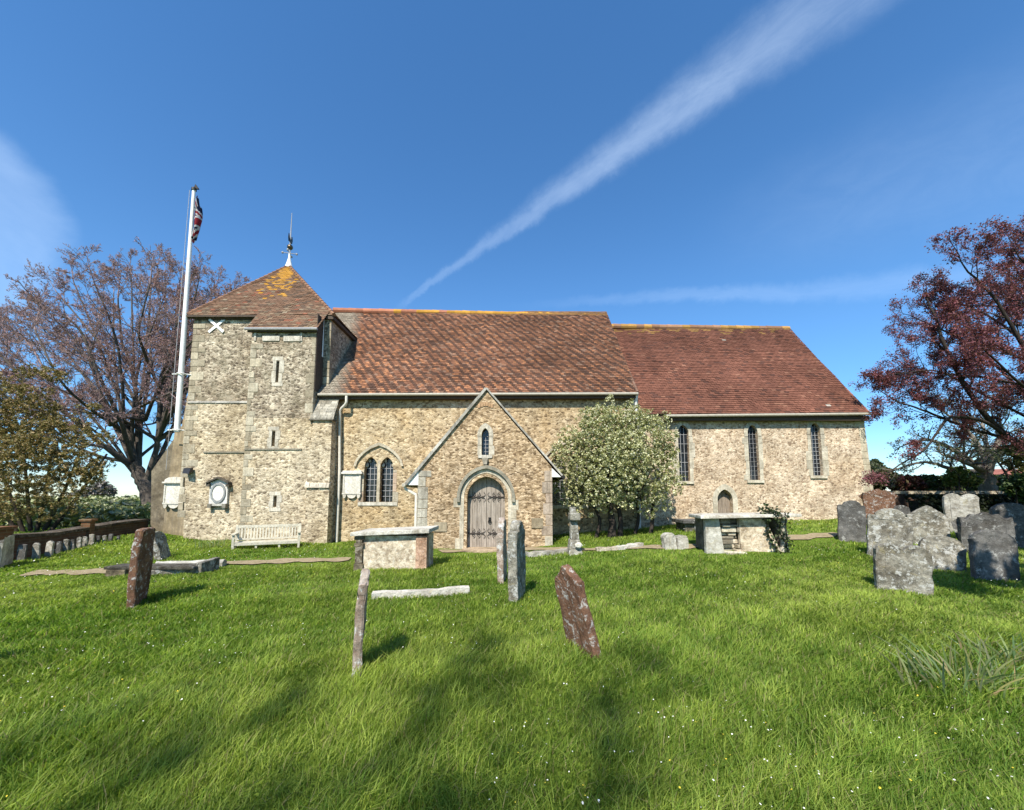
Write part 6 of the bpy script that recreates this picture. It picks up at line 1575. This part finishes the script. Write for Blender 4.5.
col_ = cA*(1-hue)+cB*hue; col_ *= (1+.22*cl2+.12*cl)[:, None]; dry = rng.random(n) < .07; col_[dry] = np.array([.30, .27, .12]); col_ *= rng.uniform(.75, 1.2, (n, 1))
M['grass'] = leafmat('grass_blades', .5, .55, .25)
o = np_mesh('grass', V, Fq, np.repeat(col_, 2, axis=0), M['grass']); tag(o, 'long tousled green grass over the churchyard', 'grass', None, 'stuff')
# daisies and dandelions
m = 3600; x, y = scatter(m, 2.0, 13, 1.0, 1.3, 0); sel = (wob(x, y, .9, 5.) > -.1) & ~blocked(x, y); x, y = x[sel], y[sel]; m = len(x)
r = rng.uniform(.0028, .0058, m)*np.maximum(1, np.hypot(x, y)/6.5); z = ground_z(x, y)+rng.uniform(.07, .13, m); a = np.arange(6)*np.pi/3
tl = rng.normal(0, .35, (m, 2))
V = np.stack([x[:, None]+r[:, None]*np.cos(a), y[:, None]+r[:, None]*np.sin(a), z[:, None]+r[:, None]*(np.cos(a)*tl[:, :1]+np.sin(a)*tl[:, 1:])], -1).reshape(-1, 3)
cc = np.where(rng.random((m, 1)) < .72, np.array([[.72, .70, .62]]), np.array([[.62, .48, .05]]))
t = NT('petals'); t.pbr(t.attr(), .8, spec=.1); o = np_mesh('daisies', V, np.arange(m*6).reshape(-1, 6), cc, t.m); tag(o, 'tiny white and yellow daisies dotted through the grass', 'flowers', None, 'stuff')
# daffodil leaf clumps
def clump(px, py, n, h, label):
    p = gp(px, py); root = empty('daffodil_clump', p, label, 'plant', 'daffodil leaf clumps in the grass'); V = []; R = random.Random(int(px)); cs = []
    for i in range(n):
        a = R.uniform(0, 6.28); r0 = R.random()**.6*.28; bx, by = p.x+math.cos(a)*r0*1.6, p.y+math.sin(a)*r0; hh = h*R.uniform(.6, 1.15); ln = R.uniform(.1, 1.1); b = a+R.gauss(0, .8); w_ = R.uniform(.006, .010)
        fa = R.uniform(0, 3.14); c_ = [R.uniform(.8, 1.2)*q for q in ((.20, .26, .10) if R.random() < .75 else (.34, .32, .15))]
        prev = None
        for k in range(6):
            f = k/5; off = hh*ln*f**2; q = Vector((bx+math.cos(b)*off, by+math.sin(b)*off, gz(bx, by)+hh*(f-.35*ln*f*f*.6))); ww = w_*(1-.7*f**3); e = Vector((math.cos(fa)*ww, math.sin(fa)*ww, 0))
            cur = (q-e, q+e)
            if prev: V += [prev[0], prev[1], cur[1], cur[0]]; cs.append(c_)
            prev = cur
    V = np.array([tuple(v) for v in V]); np_mesh('leaves', V, np.arange(len(V)).reshape(-1, 4), np.array(cs), M['grass'], root)
clump(962, 690, 110, .33, 'pale strap-leaved daffodil clump in the long grass at right')
clump(1012, 665, 60, .28, 'smaller daffodil clump at the right frame edge')
clump(212, 548, 70, .3, 'weedy green tuft at the foot of the tower under the oval memorial')
# ---------------------------------------------------------------- camera, sun, sky
cam = bpy.data.objects.new('camera', bpy.data.cameras.new('camera')); COL.objects.link(cam)
cam.location = (0, 0, EYE); cam.rotation_euler = (math.pi/2+PITCH, 0, 0)
cam.data.sensor_width = 36; cam.data.lens = F/1024*36; cam.data.shift_y = (PPY-405)/1024; cam.data.clip_end = 8000; cam.data.clip_start = .05
scene.camera = cam
EL, AZ = math.radians(49), math.radians(197)      # sun stands behind the camera, a little to the left
sd = Vector((math.sin(AZ)*math.cos(EL), math.cos(AZ)*math.cos(EL), math.sin(EL)))
sun = bpy.data.objects.new('sun', bpy.data.lights.new('sun', 'SUN')); COL.objects.link(sun)
sun.rotation_euler = sd.to_track_quat('Z', 'Y').to_euler(); sun.data.energy = 4.6; sun.data.angle = math.radians(.53); sun.data.color = (1, .94, .84)
w = bpy.data.worlds.new('World'); scene.world = w; w.use_nodes = True; nt = w.node_tree; nt.nodes.clear()
class WT(NT):
    def __init__(s): s.t = nt
W = WT(); out = nt.nodes.new('ShaderNodeOutputWorld'); bg = nt.nodes.new('ShaderNodeBackground')
sky = nt.nodes.new('ShaderNodeTexSky'); sky.sky_type = 'NISHITA'; sky.sun_disc = False; sky.sun_elevation = EL; sky.sun_rotation = AZ; sky.air_density = 1.0; sky.dust_density = .15; sky.ozone_density = 3.0; sky.altitude = 0
dirv = W.n('TexCoord').outputs['Generated']
def dirpx(px, py): return Vector(ray(px, py)).normalized()
def dot(v): 
    d_ = W.n('VectorMath', operation='DOT_PRODUCT'); W.l(dirv, d_.inputs[0]); d_.inputs[1].default_value = v; return d_.outputs['Value']
def sstep(a, b, v):
    m_ = W.n('MapRange', interpolation_type='SMOOTHSTEP'); W.l(v, m_.inputs['Value']); m_.inputs['From Min'].default_value = a; m_.inputs['From Max'].default_value = b; return m_.outputs['Result']
def streak(p0, p1, w0, w1, amt, nsc, lo, hi, past=.3, seed=0., s0=None):
    """a vapour trail along a great circle, widening from p0 to p1"""
    a, b = dirpx(*p0), dirpx(*p1); nrm = a.cross(b).normalized(); tan = (b-a*(b.dot(a))).normalized(); L = math.acos(a.dot(b))
    across = dot(nrm); fa_ = W.math('ARCTAN2', dot(tan), dot(a)); f = W.math('DIVIDE', fa_, L)
    wid = W.math('ADD', W.math('MULTIPLY', W.math('MAXIMUM', f, 0.0), w1-w0), w0)
    cb = W.n('CombineXYZ'); W.l(W.math('MULTIPLY', f, 2.2), cb.inputs[0]); W.l(W.math('MULTIPLY', across, 9.), cb.inputs[1]); cb.inputs[2].default_value = seed
    nz = W.noise(cb.outputs[0], nsc, 8, .68, .6)
    nz2 = W.noise(dirv, 9, 8, .7, .3)
    e = W.math('DIVIDE', W.math('ABSOLUTE', W.math('ADD', across, W.math('MULTIPLY', W.math('SUBTRACT', nz2, .5), .05))), wid)
    m_ = W.math('MULTIPLY', sstep(1., .15, e), W.math('MULTIPLY', sstep(lo, hi, f), sstep(1+past+.3, 1+past, f)))
    tex = W.math('ADD', W.math('MULTIPLY', sstep(.2, .8, nz), .55), .45)
    return W.math('MULTIPLY', W.math('MULTIPLY', m_, tex), amt)
m1 = streak((400, 305), (828, 0), .008, .066, .105, 4.0, -.06, .8, .4)
m1b = streak((395, 308), (640, 140), .009, .03, .06, 3.2, -.03, .1, .2, 2.)
wc = dirpx(-112, 200)
m2 = W.math('MULTIPLY', W.math('MULTIPLY', sstep(math.cos(.165), math.cos(.115), W.math('ADD', dot(wc), W.math('MULTIPLY', W.math('SUBTRACT', W.noise(dirv, 6, 6, .6, .3), .5), .012))), W.math('ADD', W.math('MULTIPLY', W.noise(dirv, 5, 7, .65, .4), 1.1), .1)), .13)
m3 = streak((520, 305), (900, 285), .012, .03, .06, 2.5, -.1, .6, .3, 9.)
m4 = streak((700, 240), (1100, 120), .10, .16, .035, 2.5, -.1, .6, .3, 12.)
tot = W.math('ADD', W.math('ADD', m1, m2), W.math('ADD', W.math('ADD', m3, m4), m1b), True)
hs = W.n('HueSaturation'); hs.inputs['Saturation'].default_value = 1.23
sz = W.n('SeparateXYZ'); W.l(dirv, sz.inputs[0]); W.l(W.mix(sstep(.0, .42, sz.outputs[2]), W.mix(1., sky.outputs[0], (.68, .78, .90), 'MULTIPLY'), sky.outputs[0]), hs.inputs['Color'])
W.l(W.mix(tot, hs.outputs[0], (8.6, 9.8, 10.8)), bg.inputs[0]); bg.inputs[1].default_value = .125
nt.links.new(bg.outputs[0], out.inputs[0])
vs_ = scene.view_settings; vs_.view_transform = 'Standard'; vs_.look = 'None'; vs_.gamma = 1; vs_.exposure = .83; vs_.use_curve_mapping = False
scene.render.engine = 'CYCLES'; scene.cycles.max_bounces = 5; scene.cycles.diffuse_bounces = 3; scene.cycles.transparent_max_bounces = 4
scene.cycles.use_denoising = True
